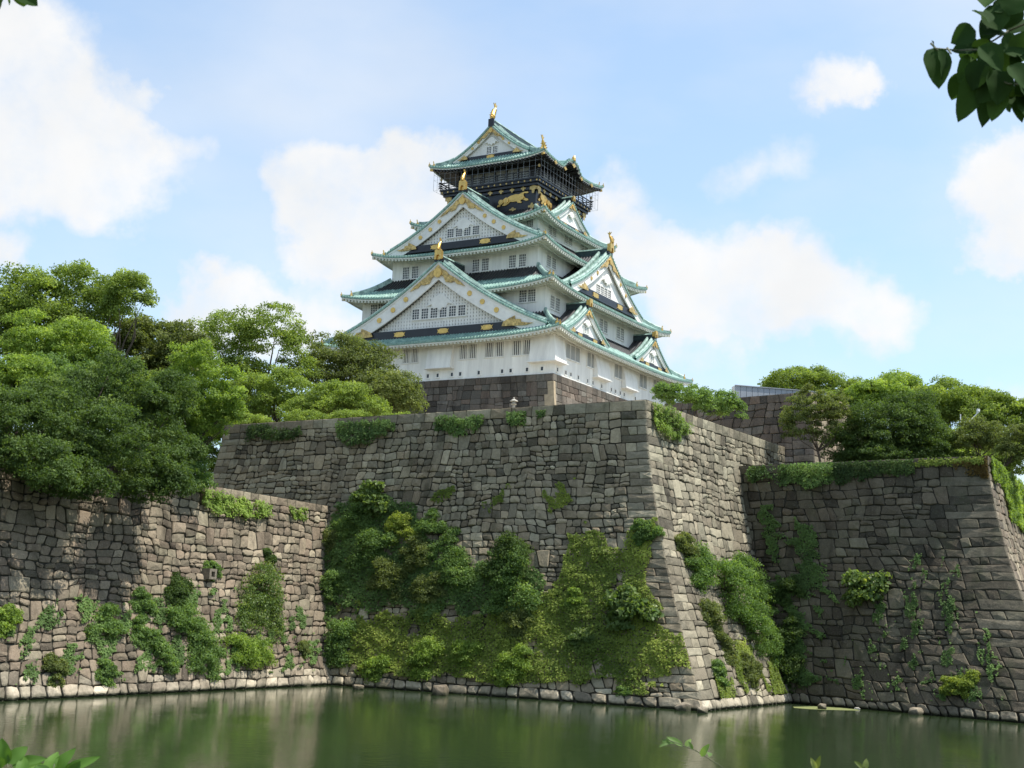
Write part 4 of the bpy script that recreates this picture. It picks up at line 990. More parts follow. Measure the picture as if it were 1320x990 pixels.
ty('dark evergreen spilling over the rim of the left wall', [(112, 545, 56, 56, 5), (92, 595, 52, 36), (150, 500, 44, 38, 7), (130, 570, 50, 42, 1), (115, 628, 40, 22, -1.5), (85, 618, 40, 24, -1.5)], 96.5, G4, 'lf_dark', 7, rc=.8, leaf=.24, dens=1.5)
ty('deep green bushy tree drooping over the middle of the left wall', [(190, 560, 50, 52, 4), (200, 610, 44, 30), (212, 515, 40, 34, 6), (225, 590, 30, 34, 2), (182, 634, 34, 20, -1.5), (220, 626, 30, 22, -1)], 101.5, G4, 'lf_dark', 8, rc=.8, leaf=.24, dens=1.5)
ty('light green tree leaning over the left wall with its dark branch visible', [(252, 475, 36, 28), (283, 508, 34, 28), (235, 505, 28, 26), (290, 533, 22, 20), (252, 548, 34, 28)], 112, G4, 'lf_bright', 9, rc=.75, leaf=.25, dens=1.2, trunk=(205, 640), tr=.22)
ty('small green tree at the foot of the bastion corner by the left terrace', [(228, 585, 36, 44), (245, 622, 26, 22), (248, 590, 20, 34)], 113, G4, 'lf_shrub', 10, rc=.75, leaf=.25, dens=1.4)
ty('mid green tree filling the gap under the yellow green maple', [(60, 500, 60, 34), (120, 510, 50, 34), (0, 520, 50, 40), (110, 585, 60, 30), (40, 580, 50, 30), (180, 590, 50, 34)], 114, G4, 'lf_shrub', 40, rc=.9, leaf=.28)
ty('shaded green tree standing behind the left end of the bastion', [(262, 560, 34, 34), (235, 575, 36, 40), (268, 600, 24, 26), (285, 540, 26, 22)], 158, G4, 'lf_camphor', 42, rc=1.0, leaf=.32)
ty('dusky green tree between the deep green one and the bastion', [(205, 545, 44, 44), (180, 520, 44, 40), (230, 535, 32, 38)], 122, G4, 'lf_camphor', 41, rc=.9, leaf=.28)
# plateau trees between the left terrace and the keep
ty('round camphor tree whose forked trunk shows against the sky', [(298, 434, 46, 30), (350, 426, 46, 28), (376, 455, 26, 26), (282, 468, 40, 30), (310, 485, 44, 24), (385, 485, 30, 20)], 168, G1, 'lf_camphor', 11, rc=1.2, leaf=.36, dens=.95, trunk=(345, 500), tr=.42)
ty('dark olive tree beside the round camphor left of the keep', [(445, 460, 48, 30), (478, 478, 40, 30), (425, 485, 42, 30), (460, 505, 46, 28)], 172, G1, 'lf_olive', 12, rc=1.3, leaf=.36, dens=1.2, tr=.4)
ty('olive tree standing directly against the stone base of the keep', [(506, 508, 36, 32), (520, 522, 28, 28), (485, 515, 38, 32)], 168, G1, 'lf_olive', 13, rc=1.2, leaf=.35, dens=1.25, tr=.35)
ty('low green tree above the left end of the bastion rim', [(325, 515, 40, 28), (300, 525, 34, 24)], 158, G1, 'lf_camphor', 14, rc=1.0, leaf=.32)
ty('low bushy green tree second from the left above the bastion rim', [(370, 505, 36, 26), (352, 525, 30, 22)], 154, G1, 'lf_camphor', 15, rc=1.0, leaf=.32)
ty('low dome of mid green leaves in front of the dark olive tree', [(420, 520, 36, 28), (395, 530, 30, 18)], 150, G1, 'lf_camphor', 16, rc=.95, leaf=.3)
ty('low green tree just left of the olive tree by the keep base', [(455, 520, 30, 24), (478, 532, 26, 16)], 150, G1, 'lf_camphor', 17, rc=.95, leaf=.3)
for i, (x, y, rx, ry, lab) in enumerate(((320, 548, 34, 12, 'clipped pale green shrub at the left end of the bastion rim'), (395, 545, 34, 13, 'low pale green shrub in the middle of the row behind the bastion rim'), (455, 543, 32, 12, 'low pale green shrub behind the rim below the olive trees'), (510, 545, 30, 12, 'low pale green shrub at the right end of the row near the keep base'))):
    ty(lab, [(x, y, rx, ry)], (148, 144, 141, 138)[i], G1, 'lf_camphor', 30+i, rc=.6, leaf=.22, dens=1.3, name='shrub', tr=.08, limbs=4, cat='shrub', group='shrubs along the bastion rim')
# right hand side
ty('dark cherry tree behind the right face of the bastion', [(880, 512, 34, 15), (915, 520, 30, 17), (945, 528, 20, 14), (860, 505, 16, 8)], 150, G1, 'lf_shrub', 18, rc=.8, leaf=.3, dens=1.0, tr=.2, limbs=6)
ty('distant dark tree rising behind the grey hoarding', [(1020, 497, 38, 20), (1060, 500, 36, 22), (1095, 515, 36, 26)], 215, G3, 'lf_camphor', 19, rc=1.3, leaf=.42, tr=.3)
ty('thin leafed small tree with slender forked trunk before the stone platform', [(1045, 527, 32, 24), (1070, 545, 26, 24), (1030, 548, 26, 22), (1078, 522, 20, 16)], 140, G3, 'lf_olive', 20, rc=.6, leaf=.24, dens=.7, per=60, trunk=(1052, 597), tr=.15, limbs=7)
ty('big dense dark green dome on the right terrace', [(1135, 555, 58, 38), (1170, 545, 46, 36), (1110, 575, 42, 26), (1190, 572, 42, 30), (1150, 592, 60, 16), (1100, 592, 30, 12), (1200, 592, 40, 12)], 141, G3, 'lf_dark', 21, rc=.9, leaf=.27, dens=1.35, tr=.3)
ty('yellow green tree top right of the grey hoarding', [(1112, 516, 34, 22), (1145, 512, 36, 20), (1088, 525, 24, 22)], 170, G3, 'lf_bright', 22, rc=1.0, leaf=.34, tr=.3)
ty('tall pale green tree furthest behind the dark dome', [(1160, 500, 32, 16), (1190, 512, 28, 16), (1145, 505, 18, 12)], 205, G3, 'lf_bright', 23, rc=1.2, leaf=.4, tr=.3)
ty('light green camphor tree behind the white floodlight poles', [(1225, 524, 46, 30), (1252, 532, 44, 34), (1205, 540, 36, 28)], 178, G3, 'lf_camphor', 24, rc=1.15, leaf=.36, tr=.35)
ty('camphor tree with lobed green crown at the right edge of the photo', [(1288, 538, 32, 28), (1318, 555, 30, 34), (1335, 548, 30, 34), (1270, 545, 24, 24)], 172, G3, 'lf_camphor', 25, rc=1.1, leaf=.36, tr=.35)
ty('small layered pine like tree right of the white poles', [(1262, 556, 30, 12), (1280, 572, 30, 10), (1245, 570, 26, 12)], 140, G3, 'lf_olive', 26, rc=.65, leaf=.22, dens=1.1, tr=.14)
ty('young tree with a crooked dark trunk at the right edge', [(1310, 562, 22, 14), (1330, 580, 28, 16), (1296, 585, 18, 12)], 128, G3, 'lf_olive', 27, rc=.6, leaf=.22, dens=1.0, trunk=(1301, 600), tr=.13)
ty('broad green tree filling the gap behind the right terrace wall', [(1215, 575, 40, 20), (1250, 585, 36, 14), (1180, 580, 36, 20), (1225, 592, 50, 14), (1275, 590, 40, 18), (1310, 600, 40, 26)], 150, G3, 'lf_camphor', 28, rc=.85, leaf=.28, tr=.2)

# --- plants rooted in the walls
def wall_points(W_, n, r):
    x = r.uniform(0, W_.L, n); y = r.uniform(0, W_.H, n); return x, y
def inpoly(P, poly):
    x, y = P[:, 0], P[:, 1]; ins = np.zeros(len(P), bool); m = len(poly)
    for i in range(m):
        x0, y0 = poly[i]; x1, y1 = poly[(i+1) % m]
        c = ((y0 > y) != (y1 > y)) & (x < (x1-x0)*(y-y0)/(y1-y0+1e-12)+x0); ins ^= c
    return ins
def fbm(x, y, seed, s=1.):
    r = np.random.default_rng(seed); v = 0; a = 1; tot = 0
    for o in range(5):
        f = s*2**o; th = r.uniform(0, 6.28, 3); ph = r.uniform(0, 6.28, 3)
        v = v+a*sum(np.sin(f*(x*math.cos(t)+y*math.sin(t))+p) for t, p in zip(th, ph))/3; tot += a; a *= .62
    return v/tot*1.6+.5
def creeper(name, label, W_, poly, m, seed, n=30000, thick=.25, leaf=.16, thr=.35, fs=.9, group='creepers on the moat walls', soft=.25, stuff=True, drop=0, cat='creeper'):
    r = np.random.default_rng(seed); x, y = wall_points(W_, n, r)
    q = proj(W_.map(x, y)); poly = np.array(poly, float)
    if poly.ndim == 1: pass
    ok = inpoly(q, poly); x, y = x[ok], y[ok]
    # grow more points until the patch is dense
    x0, x1, y0, y1 = x.min(), x.max(), y.min(), y.max(); need = int((x1-x0)*(y1-y0)*thickness(leaf))
    x = r.uniform(x0, x1, need); y = r.uniform(y0, y1, need)
    ja = 1.7 if stuff else .8; jx = x+(fbm(x, y, seed+5, .9)-.5)*ja; jy = y+(fbm(x, y, seed+6, .9)-.5)*ja
    ok = inpoly(proj(W_.map(np.clip(jx, 0, W_.L), np.clip(jy, 0, W_.H))), poly); x, y = x[ok], y[ok]
    f = fbm(x, y, seed, fs); ok = r.random(len(x)) < np.clip((f-thr)/soft+.5, 0, 1); x, y, f = x[ok], y[ok], f[ok]
    lump = fbm(x, y, seed+1, 2.2); d = .06+thick*np.clip(lump, 0, 1.2)*r.uniform(.3, 1, len(x))+.1
    P = W_.map(x, y, d); P[:, 2] -= r.uniform(0, drop+1e-6, len(x)); N_ = W_.n+rnd_unit(r, len(x))*.5+np.array([0, 0, .45]); N_ /= np.linalg.norm(N_, axis=1, keepdims=True)
    tone = np.clip(.42+.5*(fbm(x, y, seed+3, .5)-.5)+r.normal(0, .14, len(x)), 0, 1)
    o0 = P.mean(0)
    o = leaf_mesh(name, P, N_, leaf*r.uniform(.7, 1.4, len(x)), tone, M[m], r, origin=tuple(o0), aspect=.8)
    return tag(o, label, cat, group, 'stuff' if stuff else None)
def thickness(leaf): return 5.5/(leaf*leaf)
creeper('creeper', 'large yellow green creeper sheet covering the lower right of the bastion front', W1, [(735, 690), (770, 685), (800, 690), (815, 668), (850, 668), (852, 720), (842, 745), (848, 790), (880, 815), (893, 850), (885, 868), (840, 880), (760, 888), (690, 888), (650, 880), (640, 830), (660, 790), (700, 760), (725, 735)], 'lf_ivy', 60, thick=.3, leaf=.17, thr=-.05)
creeper('creeper', 'yellow green creeper along the foot of the bastion front', W1, [(430, 800), (470, 780), (520, 800), (560, 770), (620, 800), (650, 790), (660, 882), (600, 880), (540, 872), (500, 868), (440, 866)], 'lf_ivy', 61, thick=.3, leaf=.17, thr=.02)
creeper('creeper', 'green leafy growth on the upper left of the bastion front', W1, [(418, 690), (440, 650), (470, 635), (500, 642), (545, 655), (520, 690), (500, 700), (530, 700), (560, 690), (590, 720), (640, 720), (690, 745), (720, 740), (680, 800), (600, 800), (520, 790), (430, 800)], 'lf_shrub', 62, thick=.35, leaf=.19, thr=.05)
creeper('creeper', 'dark creeper strands on the left half of the shaded right wall', W3, [(985, 650), (1010, 660), (1045, 690), (1080, 740), (1060, 800), (1075, 880), (1015, 892), (1005, 830), (995, 740)], 'lf_shrub', 63, thick=.2, leaf=.17, thr=.5, fs=1.4)
creeper('creeper', 'scattered yellow green creeper tufts low on the shaded right wall', W3, [(1130, 760), (1200, 700), (1255, 770), (1310, 860), (1300, 895), (1130, 905), (1080, 870)], 'lf_shrub', 64, thick=.15, leaf=.16, thr=.86, soft=.12, fs=2.0)
creeper('creeper', 'thin green creeper between the stones near the top of the bastion front', W1, [(540, 640), (600, 620), (640, 640), (700, 600), (790, 640), (800, 660), (700, 650), (600, 665)], 'lf_ivy', 65, thick=.1, leaf=.13, thr=.78, soft=.12)
creeper('creeper', 'sparse creeper sprigs over the lower half of the left wall', W4, [(0, 770), (110, 790), (260, 760), (330, 760), (400, 800), (418, 870), (0, 885)], 'lf_shrub', 66, thick=.15, leaf=.16, thr=.74, soft=.12, fs=1.8)
creeper('creeper', 'green stems and grass filling the inner corner beside the left wall', W1, [(415, 700), (432, 660), (445, 700), (446, 870), (428, 872)], 'lf_shrub', 67, thick=.6, leaf=.2, thr=.15)
creeper('creeper', 'dry grass and weeds at the foot of the right bastion face', W2, [(905, 830), (940, 820), (1000, 850), (1010, 895), (930, 900)], 'lf_ivy', 68, thick=.15, leaf=.15, thr=.6, soft=.15)
# growth hanging from the rims
HG = 'ivy hanging over the wall rims'
for (W_, poly, m, sd_, lab, th) in (
    (W1, [(320, 547), (392, 545), (396, 556), (370, 566), (318, 566)], 'lf_dark', 70, 'mossy dark ivy on the rim at the left end of the bastion', .4),
    (W1, [(430, 543), (512, 540), (512, 556), (490, 560), (470, 575), (448, 566), (434, 558)], 'lf_shrub', 71, 'dark green ivy hanging from the bastion rim below the olive tree', .5),
    (W1, [(558, 537), (626, 533), (626, 545), (610, 556), (590, 562), (566, 556)], 'lf_shrub', 72, 'bright ivy draped over the bastion rim below the keep base', .5),
    (W1, [(652, 532), (680, 528), (680, 541), (664, 547), (654, 542)], 'lf_shrub', 73, 'small ivy tuft hanging from the rim below the stone lantern', .5),
    (W1, [(688, 530), (712, 526), (708, 537), (692, 542)], 'lf_shrub', 74, 'smallest ivy tuft on the rim right of the stone lantern', .3),
    (W2, [(838, 513), (862, 524), (885, 538), (886, 556), (864, 560), (855, 565), (840, 545)], 'lf_bright', 75, 'bright green bush hanging over the rim at the bastion corner', .7),
    (W3, [(962, 597), (1075, 596), (1078, 612), (1060, 622), (1030, 630), (1000, 628), (972, 618)], 'lf_shrub', 76, 'thick clipped ivy along the left half of the right wall rim', .8),
    (W3, [(1075, 595), (1180, 590), (1180, 604), (1120, 622), (1075, 620)], 'lf_dark', 77, 'dark ivy on the shaded rim below the dense dome tree', .35),
    (W3, [(1180, 590), (1272, 584), (1272, 592), (1230, 596), (1180, 600)], 'lf_ivy', 78, 'yellow moss along the rim near the right wall corner', .25),
    (W3, [(1228, 594), (1273, 586), (1278, 618), (1262, 612), (1240, 616)], 'lf_rust', 79, 'rust coloured dry moss at the top corner of the right wall', .12),
    (W5, [(1273, 586), (1322, 628), (1322, 690), (1300, 668), (1292, 630), (1277, 612)], 'lf_bright', 80, 'bright green ivy sheet on the sunny side of the right wall corner', .5),
    (W4, [(258, 628), (300, 636), (345, 650), (348, 662), (325, 670), (300, 664), (255, 655)], 'lf_bright', 81, 'bright yellow green ivy along the rim of the left wall', .6),
    (W4, [(370, 646), (396, 652), (394, 668), (374, 668)], 'lf_bright', 82, 'small bright ivy tuft near the inner end of the left wall rim', .5)):
    creeper('hanging_ivy', lab, W_, poly, m, sd_, thick=th, leaf=.17, thr=.05, group=HG, stuff=False, drop=.3, cat='ivy')
# rounded bushes growing out of the masonry
def bush(W_, px, py, rpx, m, label, seed, tall=1., leaf=.2, out=.22, rc=None, per=70, dens=1.3, name='wall_shrub', aspect=.55, wide=1.):
    r = np.random.default_rng(seed); x, y = W_.inv(px, py); P0 = W_.map(np.array([x]), np.array([y]))[0]; n = W_.n[0]
    R_ = rpx*1.08*np.linalg.norm(P0[:2])/F; rad = np.array([R_*wide, R_*wide, R_*tall]); c = P0+n*R_*out; rc = rc or R_*.34
    lb = [(c, rad*.85)]
    for _ in range(5):
        th = r.uniform(0, 6.28); tdir = np.array([-n[1], n[0], 0])/max(1e-6, math.hypot(n[0], n[1])); f = r.uniform(.35, .62); lb.append((c+tdir*math.cos(th)*R_*wide*.9+np.array([0, 0, math.sin(th)*R_*tall*.95])+n*r.uniform(-.35, .1)*R_, rad*f))
    C, RC, TN = crown_clumps(lb, r, rc, dens); q_ = ((C-P0)@n)[:, None]; C = C-n*np.where(q_ > 0, q_*.35, q_*.8); P, N_, sz, tn = clumps_to_leaves(C, RC, TN, r, per, leaf)
    o = empty(name, tuple(P0)); tag(o, label, 'shrub', 'shrubs growing out of the moat walls')
    leaf_mesh('foliage', P, N_, sz, tn, M[m], r, o, aspect=aspect).location = -Vector(P0)
    mb = MB()
    for i in r.choice(len(C), min(7, len(C)), replace=False): mb.tube([P0-n*.1, (P0+C[i])/2+np.array([0, 0, -.08]), C[i]], [.05, .035, .012], 5)
    mb.build('stem', M['bark'], o).location = -Vector(P0)
    return o
BS = [
 (W4, 4, 805, 16, 'lf_bright', 'bright bush on the left wall cut by the photo edge', {}),
 (W4, 130, 808, 22, 'lf_shrub', 'leftmost rounded bush of the group low on the left wall', {}),
 (W4, 183, 782, 16, 'lf_shrub', 'small dense ball of leaves above the low group on the left wall', {}),
 (W4, 178, 818, 15, 'lf_shrub', 'bush below the small leaf ball on the left wall', {}),
 (W4, 226, 768, 18, 'lf_dark', 'dark upright bush in the middle of the left wall', dict(tall=1.3)),
 (W4, 235, 808, 24, 'lf_shrub', 'large loose bush under the dark upright one on the left wall', {}),
 (W4, 205, 845, 22, 'lf_shrub', 'broad bush close to the water in the middle of the left wall', {}),
 (W4, 258, 848, 28, 'lf_shrub', 'biggest leafy bush near the water on the left wall', {}),
 (W4, 328, 782, 34, 'lf_pale', 'tall grey green spreading shrub at the right of the left wall', dict(tall=1.25)),
 (W4, 345, 722, 9, 'lf_dark', 'tiny dark ball of leaves on top of the tall grey green shrub', {}),
 (W4, 318, 840, 26, 'lf_bright', 'bright low bush under the tall grey green shrub', dict(tall=.7, wide=1.3)),
 (W4, 272, 735, 12, 'lf_shrub', 'small tuft beside the stone drain spout', {}),
 (W4, 133, 866, 15, 'lf_shrub', 'weedy tuft at the waterline left of the big bushes', {}),
 (W4, 70, 868, 13, 'lf_olive', 'dull grassy tuft at the waterline furthest left', dict(tall=1.3)),
 (W4, 388, 838, 10, 'lf_olive', 'little sprig by the fallen stones at the inner end of the left wall', {}),
 (W1, 484, 650, 19, 'lf_pale', 'pale broad leafed plant crowning the growth on the bastion', dict(leaf=.5, aspect=.75, per=22, out=.6)),
 (W1, 461, 672, 22, 'lf_shrub', 'bush just left of the pale broad leafed plant', {}),
 (W1, 478, 706, 26, 'lf_shrub', 'dense bush below the pale broad leafed plant', {}),
 (W1, 519, 688, 18, 'lf_ivy', 'yellowish bush right below the pale broad leafed plant', {}),
 (W1, 556, 682, 18, 'lf_shrub', 'upper right bush of the cluster high on the bastion', {}),
 (W1, 574, 708, 18, 'lf_shrub', 'feathery bush below the upper right one on the bastion', {}),
 (W1, 540, 722, 22, 'lf_olive', 'grey green bush in the middle of the bastion cluster', {}),
 (W1, 506, 752, 24, 'lf_olive', 'feathery grey green bush at the left centre of the bastion', {}),
 (W1, 591, 745, 24, 'lf_shrub', 'bush at the centre of the bastion front', {}),
 (W1, 655, 735, 27, 'lf_dark', 'dark leafy shrub standing out at the middle of the bastion', dict(out=.7)),
 (W1, 668, 768, 28, 'lf_shrub', 'long drooping shrub right below the dark leafy one', dict(out=.7, tall=1.2)),
 (W1, 672, 803, 20, 'lf_olive', 'tail of grey green leaves under the drooping shrub', {}),
 (W1, 556, 768, 20, 'lf_olive', 'small grey green bush low left of the drooping shrub', {}),
 (W1, 817, 791, 26, 'lf_pale', 'round pale big leafed plant by the creeper near the bastion corner', dict(leaf=.5, aspect=.75, per=22, tall=.8, wide=1.1, out=.6)),
 (W1, 743, 778, 13, 'lf_bright', 'light green tuft in the middle of the creeper sheet', {}),
 (W1, 747, 824, 14, 'lf_pale', 'pale little plant low in the creeper sheet', {}),
 (W1, 668, 868, 22, 'lf_bright', 'bright feathery bush touching the water below the bastion', dict(tall=1.1)),
 (W1, 426, 705, 15, 'lf_olive', 'grey green bush in the inner corner at mid height', {}),
 (W1, 428, 765, 18, 'lf_shrub', 'bush in the inner corner below the grey green one', dict(tall=1.5)),
 (W1, 438, 835, 24, 'lf_shrub', 'lowest bush in the inner corner above the water', {}),
 (W1, 482, 862, 16, 'lf_bright', 'bright tuft on the waterline stones near the inner corner', {}),
 (W1, 545, 853, 22, 'lf_bright', 'bright bush at the foot of the bastion left of the boulder', {}),
 (W1, 600, 845, 18, 'lf_bright', 'bright bush at the foot of the bastion right of the boulder', {}),
 (W1, 835, 688, 15, 'lf_shrub', 'leafy sprig at the top of the creeper sheet by the corner', {}),
 (W1, 805, 895, 8, 'lf_shrub', 'tiny tuft on the waterline stones near the corner', {}),
 (W2, 884, 716, 17, 'lf_olive', 'topmost bush of the feathery mass on the right bastion face', {}),
 (W2, 902, 742, 27, 'lf_fresh', 'second bush down in the feathery mass on the right bastion face', {}),
 (W2, 934, 765, 34, 'lf_fresh', 'large feathery bush in the middle of the right bastion face', dict(out=.6)),
 (W2, 965, 745, 26, 'lf_fresh', 'feathery bush at the upper right of the right bastion face mass', {}),
 (W2, 985, 785, 26, 'lf_fresh', 'feathery bush leaning to the shaded inner corner', {}),
 (W2, 965, 815, 28, 'lf_fresh', 'lower large bush of the feathery mass on the right bastion face', dict(out=.6)),
 (W2, 990, 835, 20, 'lf_fresh', 'bush at the bottom right of the feathery mass', {}),
 (W2, 915, 798, 19, 'lf_olive', 'grey green bush along the corner edge of the right bastion face', {}),
 (W2, 935, 838, 16, 'lf_olive', 'small grey green bush under the feathery mass', {}),
 (W2, 962, 868, 18, 'lf_olive', 'dry looking bush near the water on the right bastion face', {}),
 (W2, 925, 878, 13, 'lf_shrub', 'low tuft near the water left of the dry looking bush', dict(tall=1.3)),
 (W3, 1122, 768, 26, 'lf_pale', 'single dark big leafed plant in the middle of the shaded right wall', dict(leaf=.45, aspect=.75, per=26, tall=.8)),
 (W3, 1018, 760, 16, 'lf_dark', 'dark bush in the shaded corner at mid height', {}),
 (W3, 1022, 820, 22, 'lf_dark', 'dark bush in the shaded corner lower down', {}),
 (W3, 1018, 870, 20, 'lf_dark', 'dark bush in the shaded corner at the water', {}),
 (W3, 1240, 885, 14, 'lf_ivy', 'yellow green tuft low on the right wall near the photo edge', dict(wide=1.3)),
]
for i, (W_, x, y, r_, m, lab, kw) in enumerate(BS):
    kw = dict(kw); kw.setdefault('leaf', .17+.002*r_); bush(W_, x, y, r_, m, lab, 200+i, **kw)

# ------------------------------------------------------------------ small things
def local(o, root): o.parent = root; o.location = Vector(o.location)-root.location; return o
# grey hoarding on the stone platform
hp = atz(947, 513, Z6+.05); hq = atz(1076, 512, Z6+.9)
ha = atz(947, 512, Z6); hb_ = np.array([ha[0], ha[1]])-u6*3.2+v6*0; 
hor = tag(empty('site_hoarding', (ha[0], ha[1], Z6)), 'long grey steel sheet hoarding standing on the upper stone platform', 'hoarding')
Hh = 1.7; p0 = atz(947.5, 497, Z6+Hh)[:2]; p1 = atz(1066, 506.6, Z6+Hh)[:2]
hm = MB(); nb_ = 16; dv = (p1-p0)/nb_; nn = np.array([-dv[1], dv[0]])/np.linalg.norm(dv); nn = nn if nn[1] < 0 else -nn
for i in range(nb_):
    a = p0+dv*i; b = p0+dv*(i+.93); hm.add([(a[0], a[1], Z6), (b[0], b[1], Z6), (b[0], b[1], Z6+Hh), (a[0], a[1], Z6+Hh), (a[0]-nn[0]*.1, a[1]-nn[1]*.1, Z6), (b[0]-nn[0]*.1, b[1]-nn[1]*.1, Z6), (b[0]-nn[0]*.1, b[1]-nn[1]*.1, Z6+Hh), (a[0]-nn[0]*.1, a[1]-nn[1]*.1, Z6+Hh)], [(0, 1, 2, 3), (7, 6, 5, 4), (0, 4, 5, 1), (1, 5, 6, 2), (2, 6, 7, 3), (3, 7, 4, 0)])
a, b = p0-nn*.12, p1-nn*.12
hm.bar((a[0], a[1], Z6+Hh/2), (b[0], b[1], Z6+Hh/2), .05, Hh)
local(hm.build('sheet', M['steel']), hor)
hm = MB(); hm.bar((p0[0], p0[1], Z6+Hh+.05), (p1[0], p1[1], Z6+Hh+.05), .22, .1); local(hm.build('top_rail', M['steel']), hor)
hm = MB(); e_ = p0-dv/np.linalg.norm(dv)*.06; f_ = e_-nn*2.0; f_ = atz(943.5, 499, Z6+Hh)[:2]; hm.bar((e_[0], e_[1], Z6+Hh/2), (f_[0], f_[1], Z6+Hh/2), .06, Hh); local(hm.build('end_sheet', M['whitepaint']), hor)
# stone lantern behind the bastion rim
lp = atz(662, 529, ZB1+.15); lp[2] = ZB1-.1
ln = tag(empty('stone_lantern', tuple(lp)), 'small stone lantern standing behind the bastion rim before the keep base', 'lantern')
lm = MB(); lm.tube([(0, 0, 0), (0, 0, .2), (0, 0, .201), (0, 0, .75)], [.26, .24, .12, .11], 8); lm.build('post', M['lantern'], ln)
lm = MB(); lm.tube([(0, 0, .75), (0, 0, .85)], [.18, .30], 6); lm.box((-.15, -.15, .85), (.15, .15, 1.1)); lm.build('light_chamber', M['lantern'], ln)
lm = MB(); lm.tube([(0, 0, 1.1), (0, 0, 1.15), (0, 0, 1.3)], [.40, .38, .10], 6); lm.tube([(0, 0, 1.3), (0, 0, 1.38), (0, 0, 1.5)], [.06, .09, .01], 6); lm.build('roof', M['lantern'], ln)
for i, (x, y) in enumerate(((545, 541), (577, 539))):     # little boundary stones on the rim
    q = atz(x, y, ZB1); bm_ = MB(); bm_.tube([(0, 0, 0), (0, 0, .3), (0, 0, .42)], [.16, .15, .06], 7)
    tag(bm_.build('boundary_stone', M['lantern'], origin=None), ('low grey boundary stone on the rim left of the stone lantern, nearest the olive tree', 'low grey boundary stone on the rim midway to the stone lantern')[i], 'stone').location = tuple(q)
# white poles on the right terrace
def pole(x, y0, y1, Y, arm, label):
    b = aty(x, y0, Y); b[2] = min(b[2], 99); g0 = np.array([b[0], b[1], ZB3-.1]); t = aty(x, y1, Y)
    o = tag(empty('white_pole', tuple(g0)), label, 'pole', 'white poles on the right terrace'); h = t[2]-g0[2]
    m = MB(); m.tube([(0, 0, 0), (0, 0, h)], [.065, .055], 8); m.build('mast', M['whitepaint'], o)
    m = MB(); aa, bb = arm; s_ = Y/F; m.tube([(aa[0]*s_, 0, h+aa[1]*s_), (bb[0]*s_, 0, h+bb[1]*s_)], [.06, .06], 8); m.tube([(0, 0, h+aa[1]*s_-.2), (aa[0]*s_, 0, h+aa[1]*s_)], [.05, .05], 8); m.build('arm', M['whitepaint'], o)
    m = MB(); q = Vector((bb[0]*s_, 0, h+bb[1]*s_)); m.tube([q, q+Vector((.1, 0, .25)), q+Vector((.15, 0, .5))], [.09, .2, .17], 8); m.build('lamp_head', M['whitepaint'], o)
pole(1239, 586, 534, 150, ((5, -16), (22, 2)), 'taller white pole with a slanting arm by the right wall corner')
pole(1290, 600, 558, 152, ((5, -10), (14, -3)), 'shorter white pole with a short slanting arm nearer the photo edge')
# stone drain spout sticking out of the left wall
sx, sy = W4.inv(265, 740); P0 = W4.map(np.array([sx]), np.array([sy]))[0]; n0 = np.array([W4.n[0][0], W4.n[0][1], 0]); n0 /= np.linalg.norm(n0); t0 = np.array([-n0[1], n0[0], 0])
sp = tag(empty('drain_spout', tuple(P0)), 'square stone drain spout with a dark hole sticking out of the left wall', 'drain spout')
m = MB(); w, hh = .48, .42
for (a0, a1, b0, b1) in ((-w, w, -hh, -hh+.2), (-w, w, hh-.22, hh), (-w, -w+.26, -hh+.2, hh-.22), (w-.26, w, -hh+.2, hh-.22)):
    vs = [tuple(t0*a+n0*o+np.array([0, 0, z])) for o in (-.3, .75) for a, z in ((a0, b0), (a1, b0), (a1, b1), (a0, b1))]; m.add(vs, [(0, 1, 2, 3), (7, 6, 5, 4), (0, 4, 5, 1), (1, 5, 6, 2), (2, 6, 7, 3), (3, 7, 4, 0)])
m.build('trough', M['spout'], sp)
m = MB(); vs = [tuple(t0*a+n0*.1+np.array([0, 0, z])) for a, z in ((-w, -hh), (w, -hh), (w, hh), (-w, hh))]; m.add(vs, [(0, 1, 2, 3)]); m.build('dark_hole', M['black'], sp)
# boulders fallen at the waterline
def boulder(x, y, r_, label, seed, pal=.3, flat_=.75, wet=0):
    r = np.random.default_rng(seed); q = atz(x, y, .0); s_ = r_*q[1]/F
    d = rnd_unit(r, 26); import mathutils
    bm = bpy.data.meshes.new('boulder'); import bmesh; b = bmesh.new()
    for v in d: b.verts.new(tuple(np.sign(v)*np.abs(v)**.7*np.array([s_*1.15, s_*.9, s_*flat_])*r.uniform(.85, 1.1)))
    bmesh.ops.convex_hull(b, input=b.verts[:]); bmesh.ops.bevel(b, geom=b.edges[:], offset=s_*.06, segments=1, affect='EDGES'); b.to_mesh(bm); b.free()
    for k, v_ in (('tone', r.uniform(.25, .6)), ('hue', r.uniform(.3, .8)), ('pale', pal), ('gap', 0.)):
        a = bm.attributes.new(k, 'FLOAT', 'POINT'); a.data.foreach_set('value', [v_*(.6 if k == 'pale' else 1)]*len(bm.vertices))
    bm.materials.append(M['stoneL']); o = bpy.data.objects.new('boulder', bm); link(o); o.location = (q[0], q[1], s_*flat_*.55-.05); o.rotation_euler = (0, 0, r.uniform(0, 3))
    tag(o, label, 'boulder', 'loose boulders at the waterline')
